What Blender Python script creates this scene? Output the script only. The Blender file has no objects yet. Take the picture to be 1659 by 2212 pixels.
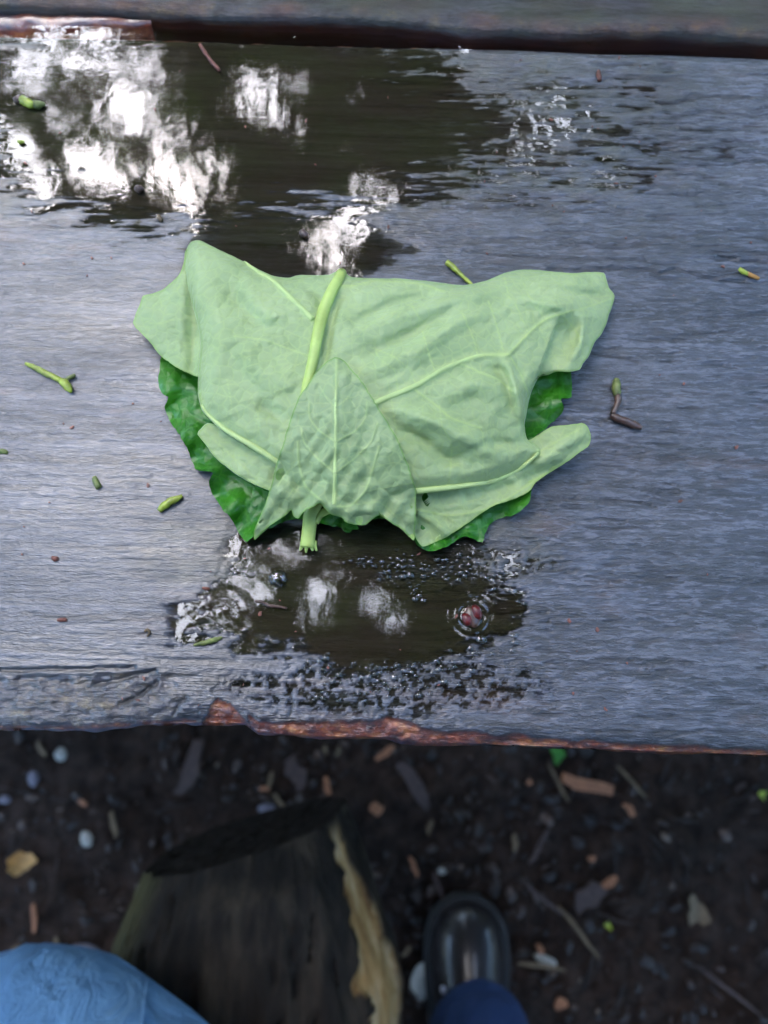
import bpy, bmesh, math, random
import numpy as np
from mathutils import Vector, Matrix
from mathutils.geometry import delaunay_2d_cdt

rnd = random.Random(7)
S = bpy.context.scene
COL = S.collection

# ------------------------------------------------------------------ camera, sky, sun, exposure
TAB = 0.72                      # height of the table top above the ground
CAMZ = TAB + 0.26               # hand-held phone above the table
TILT = math.radians(15.0)       # from straight down, leaning forward
ROLL = math.radians(1.6)
FP = 1671.0                     # focal length in units of a 1659 x 2212 picture

cam_d = bpy.data.cameras.new('camera')
cam = bpy.data.objects.new('camera', cam_d); COL.objects.link(cam)
cam_d.sensor_fit = 'VERTICAL'; cam_d.sensor_height = 5.6; cam_d.sensor_width = 4.2
cam_d.lens = 5.6 * FP / 2212.0
cam_d.clip_start = 0.005; cam_d.clip_end = 400
_f = Vector((0, math.sin(TILT), -math.cos(TILT)))
_u0 = Vector((0, math.cos(TILT), math.sin(TILT)))
_r0 = Vector((1, 0, 0))
_r = _r0 * math.cos(ROLL) + _u0 * math.sin(ROLL)
_u = _u0 * math.cos(ROLL) - _r0 * math.sin(ROLL)
cam.matrix_world = Matrix(((_r.x, _u.x, -_f.x, 0), (_r.y, _u.y, -_f.y, 0), (_r.z, _u.z, -_f.z, CAMZ), (0, 0, 0, 1)))
cam_d.dof.use_dof = True
cam_d.dof.focus_distance = 0.262
cam_d.dof.aperture_fstop = 1.3
S.camera = cam

SUN_EL, SUN_AZ = math.radians(58), math.radians(-25)     # high, a little left of straight ahead
world = bpy.data.worlds.new("World"); S.world = world; world.use_nodes = True
wn = world.node_tree.nodes; wl = world.node_tree.links
wn.clear()
sky = wn.new('ShaderNodeTexSky'); sky.sky_type = 'NISHITA'; sky.sun_disc = False
sky.sun_elevation = SUN_EL; sky.sun_rotation = SUN_AZ
sky.air_density = 1.0; sky.dust_density = 1.2; sky.ozone_density = 1.0
hsv = wn.new('ShaderNodeHueSaturation'); hsv.inputs['Saturation'].default_value = 1.12
bg = wn.new('ShaderNodeBackground'); bg.inputs['Strength'].default_value = 0.15
wo = wn.new('ShaderNodeOutputWorld')
wl.new(sky.outputs[0], hsv.inputs['Color']); wl.new(hsv.outputs[0], bg.inputs['Color']); wl.new(bg.outputs[0], wo.inputs['Surface'])

sun_d = bpy.data.lights.new('sun', 'SUN'); sun_d.energy = 0.5; sun_d.angle = math.radians(60); sun_d.color = (1.0, 0.985, 0.96)
sun = bpy.data.objects.new('sun', sun_d); COL.objects.link(sun)
sdir = Vector((math.sin(SUN_AZ) * math.cos(SUN_EL), math.cos(SUN_AZ) * math.cos(SUN_EL), math.sin(SUN_EL)))
sun.rotation_euler = sdir.to_track_quat('Z', 'Y').to_euler()

S.view_settings.view_transform = 'Standard'; S.view_settings.look = 'None'
S.view_settings.gamma = 1.0; S.view_settings.use_curve_mapping = False
S.view_settings.exposure = 3.92
S.cycles.max_bounces = 8; S.cycles.transparent_max_bounces = 24
S.cycles.caustics_reflective = False; S.cycles.caustics_refractive = False

# ------------------------------------------------------------------ picture <-> world
C0 = np.array([0, 0, CAMZ]); Fv = np.array(_f); Rv = np.array(_r); Uv = np.array(_u)

def at(px, py, z):
    """world points at height z seen at (px, py) of the 1659 x 2212 picture"""
    px = np.asarray(px, float); py = np.asarray(py, float); z = np.asarray(z, float)
    d = Fv * FP + (px[..., None] - 829.5) * Rv + (1106.0 - py[..., None]) * Uv
    t = (z - CAMZ) / d[..., 2]
    return C0 + d * t[..., None]

def at1(px, py, z):
    return Vector(at(np.array([px]), np.array([py]), z)[0])

def proj(P):
    q = P - C0
    dep = q @ Fv
    return 829.5 + FP * (q @ Rv) / dep, 1106.0 - FP * (q @ Uv) / dep

# ------------------------------------------------------------------ numpy noise
def _hash(ix, iy, seed):
    h = (ix.astype(np.int64) * 374761393 + iy.astype(np.int64) * 668265263 + seed * 1442695041) & 0xffffffff
    h = ((h ^ (h >> 13)) * 1274126177) & 0xffffffff
    h = (h ^ (h >> 16)) & 0xffffffff
    return h / 4294967295.0

def vn(x, y, seed=0):
    ix = np.floor(x); iy = np.floor(y)
    fx = x - ix; fy = y - iy
    fx = fx * fx * fx * (fx * (fx * 6 - 15) + 10); fy = fy * fy * fy * (fy * (fy * 6 - 15) + 10)
    a = _hash(ix, iy, seed); b = _hash(ix + 1, iy, seed); c = _hash(ix, iy + 1, seed); d = _hash(ix + 1, iy + 1, seed)
    return (a + (b - a) * fx + (c - a) * fy + (a - b - c + d) * fx * fy) * 2 - 1

def fbm(x, y, seed=0, o=4, g=0.5):
    s = 0; a = 1; n = 0
    for k in range(o):
        s = s + a * vn(x * 2 ** k, y * 2 ** k, seed + 17 * k); n += a; a *= g
    return s / n

def sstep(a, b, x):
    t = np.clip((x - a) / (b - a), 0, 1)
    return t * t * (3 - 2 * t)

def pdist(px, py, poly):
    """distance to polyline and the parameter along it"""
    best = np.full(px.shape, 1e9); par = np.zeros(px.shape)
    n = len(poly) - 1
    for i in range(n):
        ax, ay = poly[i]; bx, by = poly[i + 1]
        dx, dy = bx - ax, by - ay; L = dx * dx + dy * dy + 1e-9
        t = np.clip(((px - ax) * dx + (py - ay) * dy) / L, 0, 1)
        d = np.hypot(px - ax - t * dx, py - ay - t * dy)
        m = d < best
        best = np.where(m, d, best); par = np.where(m, (i + t) / n, par)
    return best, par

def inside(px, py, poly):
    c = np.zeros(px.shape, bool); n = len(poly)
    for i in range(n):
        x1, y1 = poly[i]; x2, y2 = poly[(i + 1) % n]
        if y1 == y2: continue
        m = ((y1 > py) != (y2 > py)) & (px < (x2 - x1) * (py - y1) / (y2 - y1) + x1)
        c ^= m
    return c

def smooth_line(pts, step=6.0, closed=False):
    P = [np.array(p, float) for p in pts]; n = len(P); out = []
    segs = n if closed else n - 1
    for i in range(segs):
        p1 = P[i]; p2 = P[(i + 1) % n]
        p0 = P[(i - 1) % n] if closed or i > 0 else p1
        p3 = P[(i + 2) % n] if closed or i + 2 < n else p2
        k = max(2, int(np.linalg.norm(p2 - p1) / step))
        for j in range(k):
            t = j / k
            q = 0.5 * (2 * p1 + (p2 - p0) * t + (2 * p0 - 5 * p1 + 4 * p2 - p3) * t * t + (3 * p1 - p0 - 3 * p2 + p3) * t ** 3)
            out.append(0.35 * (p1 + (p2 - p1) * t) + 0.65 * q)
    if not closed: out.append(P[-1])
    return np.array(out)

# ------------------------------------------------------------------ object helpers
def tag(o, label=None, cat=None, group=None, kind=None):
    if label: o['label'] = label
    if cat: o['category'] = cat
    if group: o['group'] = group
    if kind: o['kind'] = kind
    return o

def empty(name, loc=(0, 0, 0)):
    o = bpy.data.objects.new(name, None); COL.objects.link(o); o.location = loc; o.empty_display_size = 0.02
    return o

def link(name, me, mat=None, parent=None, smooth=True):
    o = bpy.data.objects.new(name, me); COL.objects.link(o)
    if mat is not None:
        for m in (mat if isinstance(mat, (list, tuple)) else [mat]): me.materials.append(m)
    if smooth and len(me.polygons): me.polygons.foreach_set('use_smooth', [True] * len(me.polygons))
    if parent is not None:
        o.parent = parent
        o.matrix_parent_inverse = Matrix.Translation(-Vector(parent.location)) if parent.type == 'EMPTY' else Matrix()
    return o

def mesh_np(name, V, Fq, attrs=None):
    """V (n,3), Fq (m,3|4)"""
    me = bpy.data.meshes.new(name)
    V = np.ascontiguousarray(V, np.float32); Fq = np.ascontiguousarray(Fq, np.int32)
    me.vertices.add(len(V)); me.vertices.foreach_set('co', V.ravel())
    k = Fq.shape[1]
    me.loops.add(Fq.size); me.loops.foreach_set('vertex_index', Fq.ravel())
    me.polygons.add(len(Fq)); me.polygons.foreach_set('loop_start', np.arange(len(Fq), dtype=np.int32) * k)
    me.update(calc_edges=True); me.validate()
    if attrs:
        for nm, a in attrs.items():
            at_ = me.attributes.new(nm, 'FLOAT', 'POINT'); at_.data.foreach_set('value', np.ascontiguousarray(a, np.float32).ravel())
    return me

def grid_faces(nx, ny):
    i = np.arange(nx - 1); j = np.arange(ny - 1)
    I, J = np.meshgrid(i, j, indexing='xy')
    a = (J * nx + I).ravel()
    return np.stack([a, a + 1, a + nx + 1, a + nx], 1)

def tube_np(pts, rad, seg=10, flat=1.0, caps=True, wob=0.0, seed=0, up=(0, 0, 1)):
    pts = [Vector(p) for p in pts]; n = len(pts); V = []
    rr = random.Random(seed)
    for i, p in enumerate(pts):
        t = (pts[min(i + 1, n - 1)] - pts[max(i - 1, 0)]).normalized()
        s = t.cross(Vector(up))
        if s.length < 1e-4: s = t.cross(Vector((0, 1, 0)))
        s.normalize(); w = s.cross(t).normalized()
        for k in range(seg):
            a = 2 * math.pi * k / seg
            r = rad[i] * (1 + wob * (rr.random() - .5))
            V.append(p + s * (math.cos(a) * r) + w * (math.sin(a) * r * flat))
    F = []
    for i in range(n - 1):
        for k in range(seg):
            a = i * seg + k; b = i * seg + (k + 1) % seg
            F.append((a, b, b + seg, a + seg))
    if caps:
        for i, rev in ((0, True), (n - 1, False)):
            c = len(V); V.append(pts[i])
            for k in range(seg):
                a = i * seg + k; b = i * seg + (k + 1) % seg
                F.append((b, a, c) if rev else (a, b, c))
    return V, F

def pymesh(name, V, F):
    me = bpy.data.meshes.new(name); me.from_pydata([tuple(v) for v in V], [], F); me.update(); return me

def join(parts):
    V = []; F = []
    for v, f in parts:
        o = len(V); V += list(v); F += [tuple(i + o for i in q) for q in f]
    return V, F

# ------------------------------------------------------------------ materials
def newmat(name):
    m = bpy.data.materials.new(name); m.use_nodes = True
    nt = m.node_tree
    return m, nt, nt.nodes['Principled BSDF'], nt.nodes['Material Output']

def noise(nt, scale, vec=None, detail=4, rough=.55, map_scale=None, dist=0.0):
    n = nt.nodes.new('ShaderNodeTexNoise'); n.inputs['Scale'].default_value = scale
    n.inputs['Detail'].default_value = detail; n.inputs['Roughness'].default_value = rough; n.inputs['Distortion'].default_value = dist
    tc = nt.nodes.new('ShaderNodeTexCoord')
    if map_scale:
        mp = nt.nodes.new('ShaderNodeMapping'); mp.inputs['Scale'].default_value = map_scale
        nt.links.new(tc.outputs['Object'], mp.inputs['Vector']); nt.links.new(mp.outputs[0], n.inputs['Vector'])
    else: nt.links.new(tc.outputs['Object'], n.inputs['Vector'])
    return n

def ramp(nt, src, stops):
    r = nt.nodes.new('ShaderNodeValToRGB'); e = r.color_ramp.elements
    while len(e) < len(stops): e.new(0.5)
    for i, (p, c) in enumerate(stops):
        e[i].position = p; e[i].color = (*c, 1) if len(c) == 3 else c
    nt.links.new(src, r.inputs[0]); return r

def mixc(nt, fac, a, b, mode='MIX'):
    m = nt.nodes.new('ShaderNodeMix'); m.data_type = 'RGBA'; m.blend_type = mode
    for sock, v in ((m.inputs[0], fac), (m.inputs[6], a), (m.inputs[7], b)):
        if isinstance(v, bpy.types.NodeSocket): nt.links.new(v, sock)
        elif isinstance(v, (int, float)): sock.default_value = v
        else: sock.default_value = (*v, 1)
    return m.outputs[2]

def bump(nt, h, strength, dist, prev=None):
    b = nt.nodes.new('ShaderNodeBump'); b.inputs['Strength'].default_value = strength; b.inputs['Distance'].default_value = dist
    nt.links.new(h, b.inputs['Height'])
    if prev is not None: nt.links.new(prev, b.inputs['Normal'])
    return b.outputs[0]

def attr(nt, name):
    a = nt.nodes.new('ShaderNodeAttribute'); a.attribute_name = name; return a.outputs['Fac']

def math_(nt, op, a, b):
    m = nt.nodes.new('ShaderNodeMath'); m.operation = op
    for i, v in enumerate((a, b)):
        if isinstance(v, bpy.types.NodeSocket): nt.links.new(v, m.inputs[i])
        else: m.inputs[i].default_value = v
    return m.outputs[0]

def mat_simple(name, col, rough=.6, var=.25, scale=40, bumpd=0.0, spec=.5, coat=0.0, translucent=0.0):
    m, nt, p, out = newmat(name)
    n = noise(nt, scale, detail=5)
    lo = tuple(c * (1 - var) for c in col); hi = tuple(min(1, c * (1 + var)) for c in col)
    r = ramp(nt, n.outputs[0], [(.3, lo), (.7, hi)])
    nt.links.new(r.outputs[0], p.inputs['Base Color'])
    p.inputs['Roughness'].default_value = rough; p.inputs['Specular IOR Level'].default_value = spec
    p.inputs['Coat Weight'].default_value = coat; p.inputs['Coat Roughness'].default_value = .15
    if bumpd: nt.links.new(bump(nt, n.outputs[0], 1, bumpd), p.inputs['Normal'])
    if translucent:
        t = nt.nodes.new('ShaderNodeBsdfTranslucent'); nt.links.new(r.outputs[0], t.inputs[0])
        mx = nt.nodes.new('ShaderNodeMixShader'); mx.inputs[0].default_value = translucent
        nt.links.new(p.outputs[0], mx.inputs[1]); nt.links.new(t.outputs[0], mx.inputs[2]); nt.links.new(mx.outputs[0], out.inputs[0])
    return m

def mat_wetwood():
    m, nt, p, out = newmat('wet_weathered_wood')
    a = noise(nt, 1, detail=6, rough=.6, map_scale=(14, 260, 260), dist=.4)
    b = noise(nt, 1, detail=5, rough=.6, map_scale=(9, 14, 14))
    c = noise(nt, 1, detail=3, rough=.7, map_scale=(520, 1500, 1500))
    base = ramp(nt, a.outputs[0], [(.34, (.007, .008, .011)), (.47, (.036, .040, .053)), (.68, (.090, .097, .125))]).outputs[0]
    blot = ramp(nt, b.outputs[0], [(.35, (.75, .85, .95)), (.55, (1.0, 1.0, 1.0)), (.68, (1.12, .98, .90))]).outputs[0]
    col = mixc(nt, 1.0, base, blot, 'MULTIPLY')
    pinkn = noise(nt, 1, detail=4, rough=.6, map_scale=(22, 70, 70))
    pk = ramp(nt, pinkn.outputs[0], [(.60, (0, 0, 0)), (.72, (1, 1, 1))]).outputs[0]
    col = mixc(nt, math_(nt, 'MULTIPLY', pk, .45), col, (.16, .095, .075))
    dsh = noise(nt, 1, detail=3, rough=.65, map_scale=(170, 820, 820), dist=.3)
    dk_ = ramp(nt, dsh.outputs[0], [(.50, (0, 0, 0)), (.60, (1, 1, 1))]).outputs[0]
    dd_ = ramp(nt, dsh.outputs[0], [(.36, (1, 1, 1)), (.44, (0, 0, 0))]).outputs[0]
    col = mixc(nt, math_(nt, 'MULTIPLY', dk_, math_(nt, 'MULTIPLY', attr(nt, 'relief'), .55)), col, (.175, .185, .235))  # pale bluish dashes: wet glints painted into the wood colour
    col = mixc(nt, math_(nt, 'MULTIPLY', dd_, math_(nt, 'MULTIPLY', attr(nt, 'relief'), .55)), col, (.014, .014, .016))
    bigc = noise(nt, 1, detail=5, rough=.6, map_scale=(11, 38, 38), dist=.5)
    col = mixc(nt, 1.0, col, ramp(nt, bigc.outputs[0], [(.32, (.42, .42, .42)), (.50, (.85, .85, .85)), (.68, (1.15, 1.12, 1.1))]).outputs[0], 'MULTIPLY')
    wet_shade = attr(nt, 'soak_shade')
    col = mixc(nt, math_(nt, 'MULTIPLY', wet_shade, .88), col, mixc(nt, ramp(nt, noise(nt, 1, detail=4, rough=.6, map_scale=(30, 60, 60)).outputs[0], [(.38, (0, 0, 0)), (.62, (1, 1, 1))]).outputs[0], mixc(nt, a.outputs[0], (.032, .025, .019), (.085, .068, .050)), mixc(nt, a.outputs[0], (.026, .027, .016), (.088, .088, .048))))  # olive and brown mottling paints the tree crowns' reflection into the wet wood
    crn = noise(nt, 1, detail=5, rough=.7, map_scale=(120, 190, 190))
    cr = ramp(nt, crn.outputs[0], [(.34, (.05, .035, .04)), (.5, (.12, .11, .12)), (.62, (.20, .15, .09)), (.75, (.42, .33, .19))]).outputs[0]
    col = mixc(nt, math_(nt, 'MULTIPLY', attr(nt, 'crumbly'), .75), col, cr)
    rwn = noise(nt, 1, detail=5, rough=.65, map_scale=(130, 240, 240))
    rw = ramp(nt, rwn.outputs[0], [(.3, (.05, .012, .009)), (.48, (.26, .055, .025)), (.62, (.46, .16, .05)), (.76, (.70, .40, .14))]).outputs[0]
    col = mixc(nt, attr(nt, 'raw'), col, rw)
    col = mixc(nt, attr(nt, 'crack'), col, (.008, .007, .006))
    nt.links.new(col, p.inputs['Base Color'])
    rr = nt.nodes.new('ShaderNodeMapRange'); rr.inputs['To Min'].default_value = .26; rr.inputs['To Max'].default_value = .46
    nt.links.new(b.outputs[0], rr.inputs[0]); nt.links.new(rr.outputs[0], p.inputs['Roughness'])
    cr_ = nt.nodes.new('ShaderNodeMapRange'); cr_.inputs['From Min'].default_value = .4; cr_.inputs['From Max'].default_value = .62; cr_.inputs['To Min'].default_value = .22; cr_.inputs['To Max'].default_value = .06
    nt.links.new(dsh.outputs[0], cr_.inputs[0])
    p.inputs['IOR'].default_value = 1.5
    dry = math_(nt, 'SUBTRACT', 1.0, attr(nt, 'under'))
    nt.links.new(math_(nt, 'MULTIPLY', dry, .62), p.inputs['Specular IOR Level'])
    nt.links.new(math_(nt, 'MULTIPLY', dry, .95), p.inputs['Coat Weight'])
    big = noise(nt, 1, detail=4, rough=.6, map_scale=(16, 45, 45)); mod = ramp(nt, big.outputs[0], [(.35, (.15, .15, .15)), (.65, (1, 1, 1))]).outputs[0]
    fib = noise(nt, 1, detail=3, rough=.6, map_scale=(90, 1500, 1500))
    hsum = math_(nt, 'ADD', math_(nt, 'MULTIPLY', c.outputs[0], mod), math_(nt, 'MULTIPLY', fib.outputs[0], .5))
    n1 = bump(nt, a.outputs[0], .4, .0004)
    n2 = bump(nt, math_(nt, 'MULTIPLY', hsum, attr(nt, 'relief')), 1.0, .0006, n1)
    n2 = bump(nt, math_(nt, 'MULTIPLY', dsh.outputs[0], attr(nt, 'relief')), 1.0, .0007, n2)
    nt.links.new(n2, p.inputs['Normal'])
    nt.links.new(cr_.outputs[0], p.inputs['Coat Roughness']); p.inputs['Coat IOR'].default_value = 1.55
    nt.links.new(n2, p.inputs['Coat Normal'])
    return m

def mat_water():
    m, nt, p, out = newmat('rain_water')
    nt.nodes.remove(p)
    n = noise(nt, 1, detail=3, rough=.5, map_scale=(150, 95, 95))
    nn = bump(nt, n.outputs[0], 1.0, .00005)
    fr = nt.nodes.new('ShaderNodeFresnel'); fr.inputs['IOR'].default_value = 1.55; nt.links.new(nn, fr.inputs['Normal'])
    g = nt.nodes.new('ShaderNodeBsdfGlossy'); g.inputs['Roughness'].default_value = .045; nt.links.new(nn, g.inputs['Normal'])
    t = nt.nodes.new('ShaderNodeBsdfTransparent'); t.inputs[0].default_value = (.86, .85, .76, 1)
    mx = nt.nodes.new('ShaderNodeMixShader')
    nt.links.new(fr.outputs[0], mx.inputs[0]); nt.links.new(t.outputs[0], mx.inputs[1]); nt.links.new(g.outputs[0], mx.inputs[2])
    nt.links.new(mx.outputs[0], out.inputs[0])
    return m

def mat_leaf(name, lo, hi, vein, rough, trans, fine, bump_d=.00025, coat=0.0, edge=None):
    m, nt, p, out = newmat(name)
    n = noise(nt, 55, detail=5)
    col = ramp(nt, n.outputs[0], [(.3, lo), (.7, hi)]).outputs[0]
    v = nt.nodes.new('ShaderNodeTexVoronoi'); v.feature = 'DISTANCE_TO_EDGE'; v.inputs['Scale'].default_value = 270
    tc = nt.nodes.new('ShaderNodeTexCoord'); wob = noise(nt, 120, detail=2)
    add = nt.nodes.new('ShaderNodeVectorMath'); add.operation = 'MULTIPLY_ADD'
    nt.links.new(wob.outputs['Color'], add.inputs[0]); add.inputs[1].default_value = (.003, .003, .003); nt.links.new(tc.outputs['Object'], add.inputs[2])
    nt.links.new(add.outputs[0], v.inputs['Vector'])
    net = ramp(nt, v.outputs['Distance'], [(0.0, (1, 1, 1)), (.11, (0, 0, 0))]).outputs[0]
    dk = ramp(nt, noise(nt, 90, detail=4, rough=.7).outputs[0], [(.56, (0, 0, 0)), (.72, (1, 1, 1))]).outputs[0]
    col = mixc(nt, math_(nt, 'MULTIPLY', net, fine), col, vein)
    col = mixc(nt, math_(nt, 'MULTIPLY', dk, .30), col, tuple(c * .55 for c in lo))
    va = attr(nt, 'vein')
    col = mixc(nt, va, col, vein)
    if edge is not None: col = mixc(nt, attr(nt, 'rim'), col, edge)
    nt.links.new(col, p.inputs['Base Color'])
    p.inputs['Roughness'].default_value = rough; p.inputs['Specular IOR Level'].default_value = .45
    p.inputs['Sheen Weight'].default_value = .25 if rough > .5 else 0; p.inputs['Sheen Roughness'].default_value = .4
    p.inputs['Coat Weight'].default_value = coat; p.inputs['Coat Roughness'].default_value = .18
    fb = noise(nt, 600, detail=3)
    b1 = bump(nt, v.outputs['Distance'], .8, bump_d * 2.2)
    b2 = bump(nt, fb.outputs[0], .6, bump_d, b1)
    b3 = bump(nt, noise(nt, 70, detail=3).outputs[0], .7, bump_d * 5, b2)
    nt.links.new(b3, p.inputs['Normal'])
    t = nt.nodes.new('ShaderNodeBsdfTranslucent'); nt.links.new(col, t.inputs[0])
    mx = nt.nodes.new('ShaderNodeMixShader'); mx.inputs[0].default_value = trans
    nt.links.new(p.outputs[0], mx.inputs[1]); nt.links.new(t.outputs[0], mx.inputs[2]); nt.links.new(mx.outputs[0], out.inputs[0])
    return m

M = {}
M['wood'] = mat_wetwood()
M['water'] = mat_water()
M['leaf'] = mat_leaf('pale_leaf_underside', (.300, .405, .172), (.410, .515, .245), (.44, .56, .20), .55, .08, .36, edge=(.30, .46, .12))
M['leaf2'] = mat_leaf('paler_lobed_underside', (.25, .35, .15), (.33, .43, .205), (.42, .54, .21), .5, .08, .34, edge=(.20, .38, .07))
M['green'] = mat_leaf('glossy_green_leaf_top', (.018, .15, .006), (.050, .27, .008), (.09, .30, .03), .42, .18, .35, bump_d=.0003, coat=.25)
M['stalk'] = mat_simple('yellow_green_stalk', (.48, .62, .16), .42, .18, 90, .0002, translucent=.1)
M['vein'] = mat_simple('leaf_vein', (.46, .58, .22), .5, .12, 120, .0001)
M['bud'] = mat_simple('yellow_green_bud', (.30, .36, .035), .45, .55, 300, .0002, coat=.4)
M['bud_olive'] = mat_simple('olive_bud', (.16, .19, .05), .5, .5, 400, .0002)
M['bud_brown'] = mat_simple('brown_bud_scale', (.075, .038, .026), .35, .4, 500, .0002, coat=.6)
M['bud_red'] = mat_simple('red_bud_scale', (.10, .008, .008), .35, .4, 500, .0001, coat=.25)
M['speck_red'] = mat_simple('reddish_wood_speck', (.17, .055, .035), .5, .6, 400)
M['soil'] = None
M['stone'] = mat_simple('pale_stone', (.30, .285, .25), .6, .2, 200, .0006)
M['stone_grey'] = mat_simple('grey_stone', (.13, .12, .15), .5, .2, 150, .0008)
M['chip'] = mat_simple('orange_wood_chip', (.26, .105, .045), .7, .35, 250, .0006)
M['chip_dark'] = mat_simple('brown_bark_chip', (.045, .026, .021), .7, .4, 200, .0006)
M['straw'] = mat_simple('straw_stem', (.12, .08, .04), .7, .3, 200)
M['yleaf'] = mat_simple('fallen_yellow_leaf', (.42, .22, .06), .55, .3, 120, .0004, translucent=.2)
M['gleaf'] = mat_simple('small_green_leaf', (.05, .22, .02), .5, .25, 120, translucent=.3)
M['denim'] = None

def mat_soil():
    m, nt, p, out = newmat('dark_damp_soil')
    a = noise(nt, 60, detail=8, rough=.7); b = noise(nt, 9, detail=5, rough=.6)
    c1 = ramp(nt, a.outputs[0], [(.3, (.010, .0065, .0045)), (.5, (.034, .023, .017)), (.68, (.060, .041, .031)), (.8, (.095, .058, .038))]).outputs[0]
    c2 = ramp(nt, b.outputs[0], [(.35, (.55, .5, .48)), (.65, (1.0, .92, .92))]).outputs[0]
    nt.links.new(mixc(nt, 1.0, c1, c2, 'MULTIPLY'), p.inputs['Base Color'])
    p.inputs['Roughness'].default_value = .72
    p.inputs['Specular IOR Level'].default_value = .1
    nt.links.new(bump(nt, a.outputs[0], 1, .006), p.inputs['Normal'])
    return m

def mat_denim():
    m, nt, p, out = newmat('blue_denim')
    w = noise(nt, 1, detail=2, map_scale=(1500, 700, 700)); tc = nt.nodes.new('ShaderNodeTexCoord')
    n = noise(nt, 12, detail=5)
    c1 = ramp(nt, n.outputs[0], [(.3, (.075, .20, .40)), (.7, (.12, .28, .50))]).outputs[0]
    col = mixc(nt, w.outputs['Fac'], mixc(nt, 1.0, c1, (.78, .8, .85), 'MULTIPLY'), mixc(nt, 1.0, c1, (1.35, 1.25, 1.15), 'MULTIPLY'))
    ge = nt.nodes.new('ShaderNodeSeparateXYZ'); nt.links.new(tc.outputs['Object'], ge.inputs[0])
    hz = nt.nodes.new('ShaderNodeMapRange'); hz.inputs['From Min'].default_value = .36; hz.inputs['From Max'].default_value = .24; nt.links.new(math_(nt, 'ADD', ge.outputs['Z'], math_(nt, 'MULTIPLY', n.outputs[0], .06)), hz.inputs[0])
    col = mixc(nt, hz.outputs[0], col, (.003, .022, .085))  # lower legs go navy: the body's shade painted into the denim
    nt.links.new(col, p.inputs['Base Color']); p.inputs['Roughness'].default_value = .85
    nt.links.new(bump(nt, noise(nt, 1, detail=5, rough=.6, map_scale=(34, 14, 24), dist=1.0).outputs[0], .9, .012, bump(nt, w.outputs['Fac'], .5, .0005)), p.inputs['Normal'])
    return m

def mat_bark():
    m, nt, p, out = newmat('log_bark')
    a = noise(nt, 1, detail=7, rough=.65, map_scale=(45, 9, 45))
    c1 = ramp(nt, a.outputs[0], [(.3, (.002, .0016, .0012)), (.5, (.013, .0095, .0065)), (.68, (.045, .034, .022))]).outputs[0]
    ol = attr(nt, 'olive'); c1 = mixc(nt, math_(nt, 'MULTIPLY', ol, .8), c1, (.06, .055, .02))
    bn = noise(nt, 1, detail=6, rough=.6, map_scale=(70, 14, 70))
    bare = ramp(nt, bn.outputs[0], [(.3, (.14, .06, .018)), (.5, (.33, .20, .075)), (.7, (.52, .38, .22))]).outputs[0]
    c1 = mixc(nt, attr(nt, 'bare'), c1, bare)
    c1 = mixc(nt, attr(nt, 'crack'), c1, (.006, .005, .005))
    nt.links.new(c1, p.inputs['Base Color']); p.inputs['Roughness'].default_value = .7; p.inputs['Specular IOR Level'].default_value = .2
    nt.links.new(bump(nt, a.outputs[0], 1, .005), p.inputs['Normal'])
    return m

def mat_crown(name, lo, hi):
    m, nt, p, out = newmat(name)
    oi = nt.nodes.new('ShaderNodeNewGeometry')
    r = ramp(nt, oi.outputs['Random Per Island'], [(0.0, lo), (1.0, hi)]).outputs[0]
    nt.links.new(r, p.inputs['Base Color']); p.inputs['Roughness'].default_value = .5
    t = nt.nodes.new('ShaderNodeBsdfTranslucent'); nt.links.new(mixc(nt, 1.0, r, (1.9, 1.6, .7), 'MULTIPLY'), t.inputs[0])
    mx = nt.nodes.new('ShaderNodeMixShader'); mx.inputs[0].default_value = .5
    nt.links.new(p.outputs[0], mx.inputs[1]); nt.links.new(t.outputs[0], mx.inputs[2]); nt.links.new(mx.outputs[0], out.inputs[0])
    return m

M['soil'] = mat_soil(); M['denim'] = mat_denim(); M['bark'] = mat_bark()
M['crown'] = mat_crown('broadleaf_crown', (.035, .075, .018), (.08, .14, .03))
M['crown2'] = mat_crown('dark_crown', (.025, .055, .016), (.06, .10, .025))
M['trunk'] = mat_simple('tree_bark', (.06, .05, .042), .85, .4, 9, .02)

# ------------------------------------------------------------------ ground
def ground_z(x, y):
    near = np.exp(-(x ** 2 + (y + .1) ** 2) / 4.0)
    return (fbm(x * 9, y * 9, 3, 4, .55) * .016 + fbm(x * 45, y * 45, 5, 3, .6) * .007) * near + fbm(x * .15, y * .15, 9, 3) * .25 * (1 - np.exp(-(x ** 2 + y ** 2) / 40.0))

def stretch(lo, hi, step, far, n=26):
    core = np.arange(lo, hi + step / 2, step)
    g = np.geomspace(step * 1.3, far, n)
    return np.concatenate([(lo - np.cumsum(np.diff(np.concatenate([[0], g]))))[::-1], core, hi + np.cumsum(np.diff(np.concatenate([[0], g])))])

gx = stretch(-.75, .75, .005, 120); gy = stretch(-.7, .45, .005, 120)
GX, GY = np.meshgrid(gx, gy)
GZ = ground_z(GX, GY)
g = link('ground', mesh_np('ground', np.stack([GX, GY, GZ], -1).reshape(-1, 3), grid_faces(len(gx), len(gy))), M['soil'])
tag(g, kind='structure')

def gz(x, y):
    return float(ground_z(np.array([x]), np.array([y]))[0])

# ------------------------------------------------------------------ trees that shade the table and show in the puddles
def leaf_card(c, s, rr):
    n = Vector((rr.gauss(0, 1), rr.gauss(0, 1), rr.gauss(0, 1) + .6)).normalized()
    a = n.orthogonal().normalized(); a.rotate(Matrix.Rotation(rr.random() * 6.283, 3, n)); b = n.cross(a)
    return [c - a * s, c + b * s * .45 + n * s * .06, c + a * s, c - b * s * .45 + n * s * .06]

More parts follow.
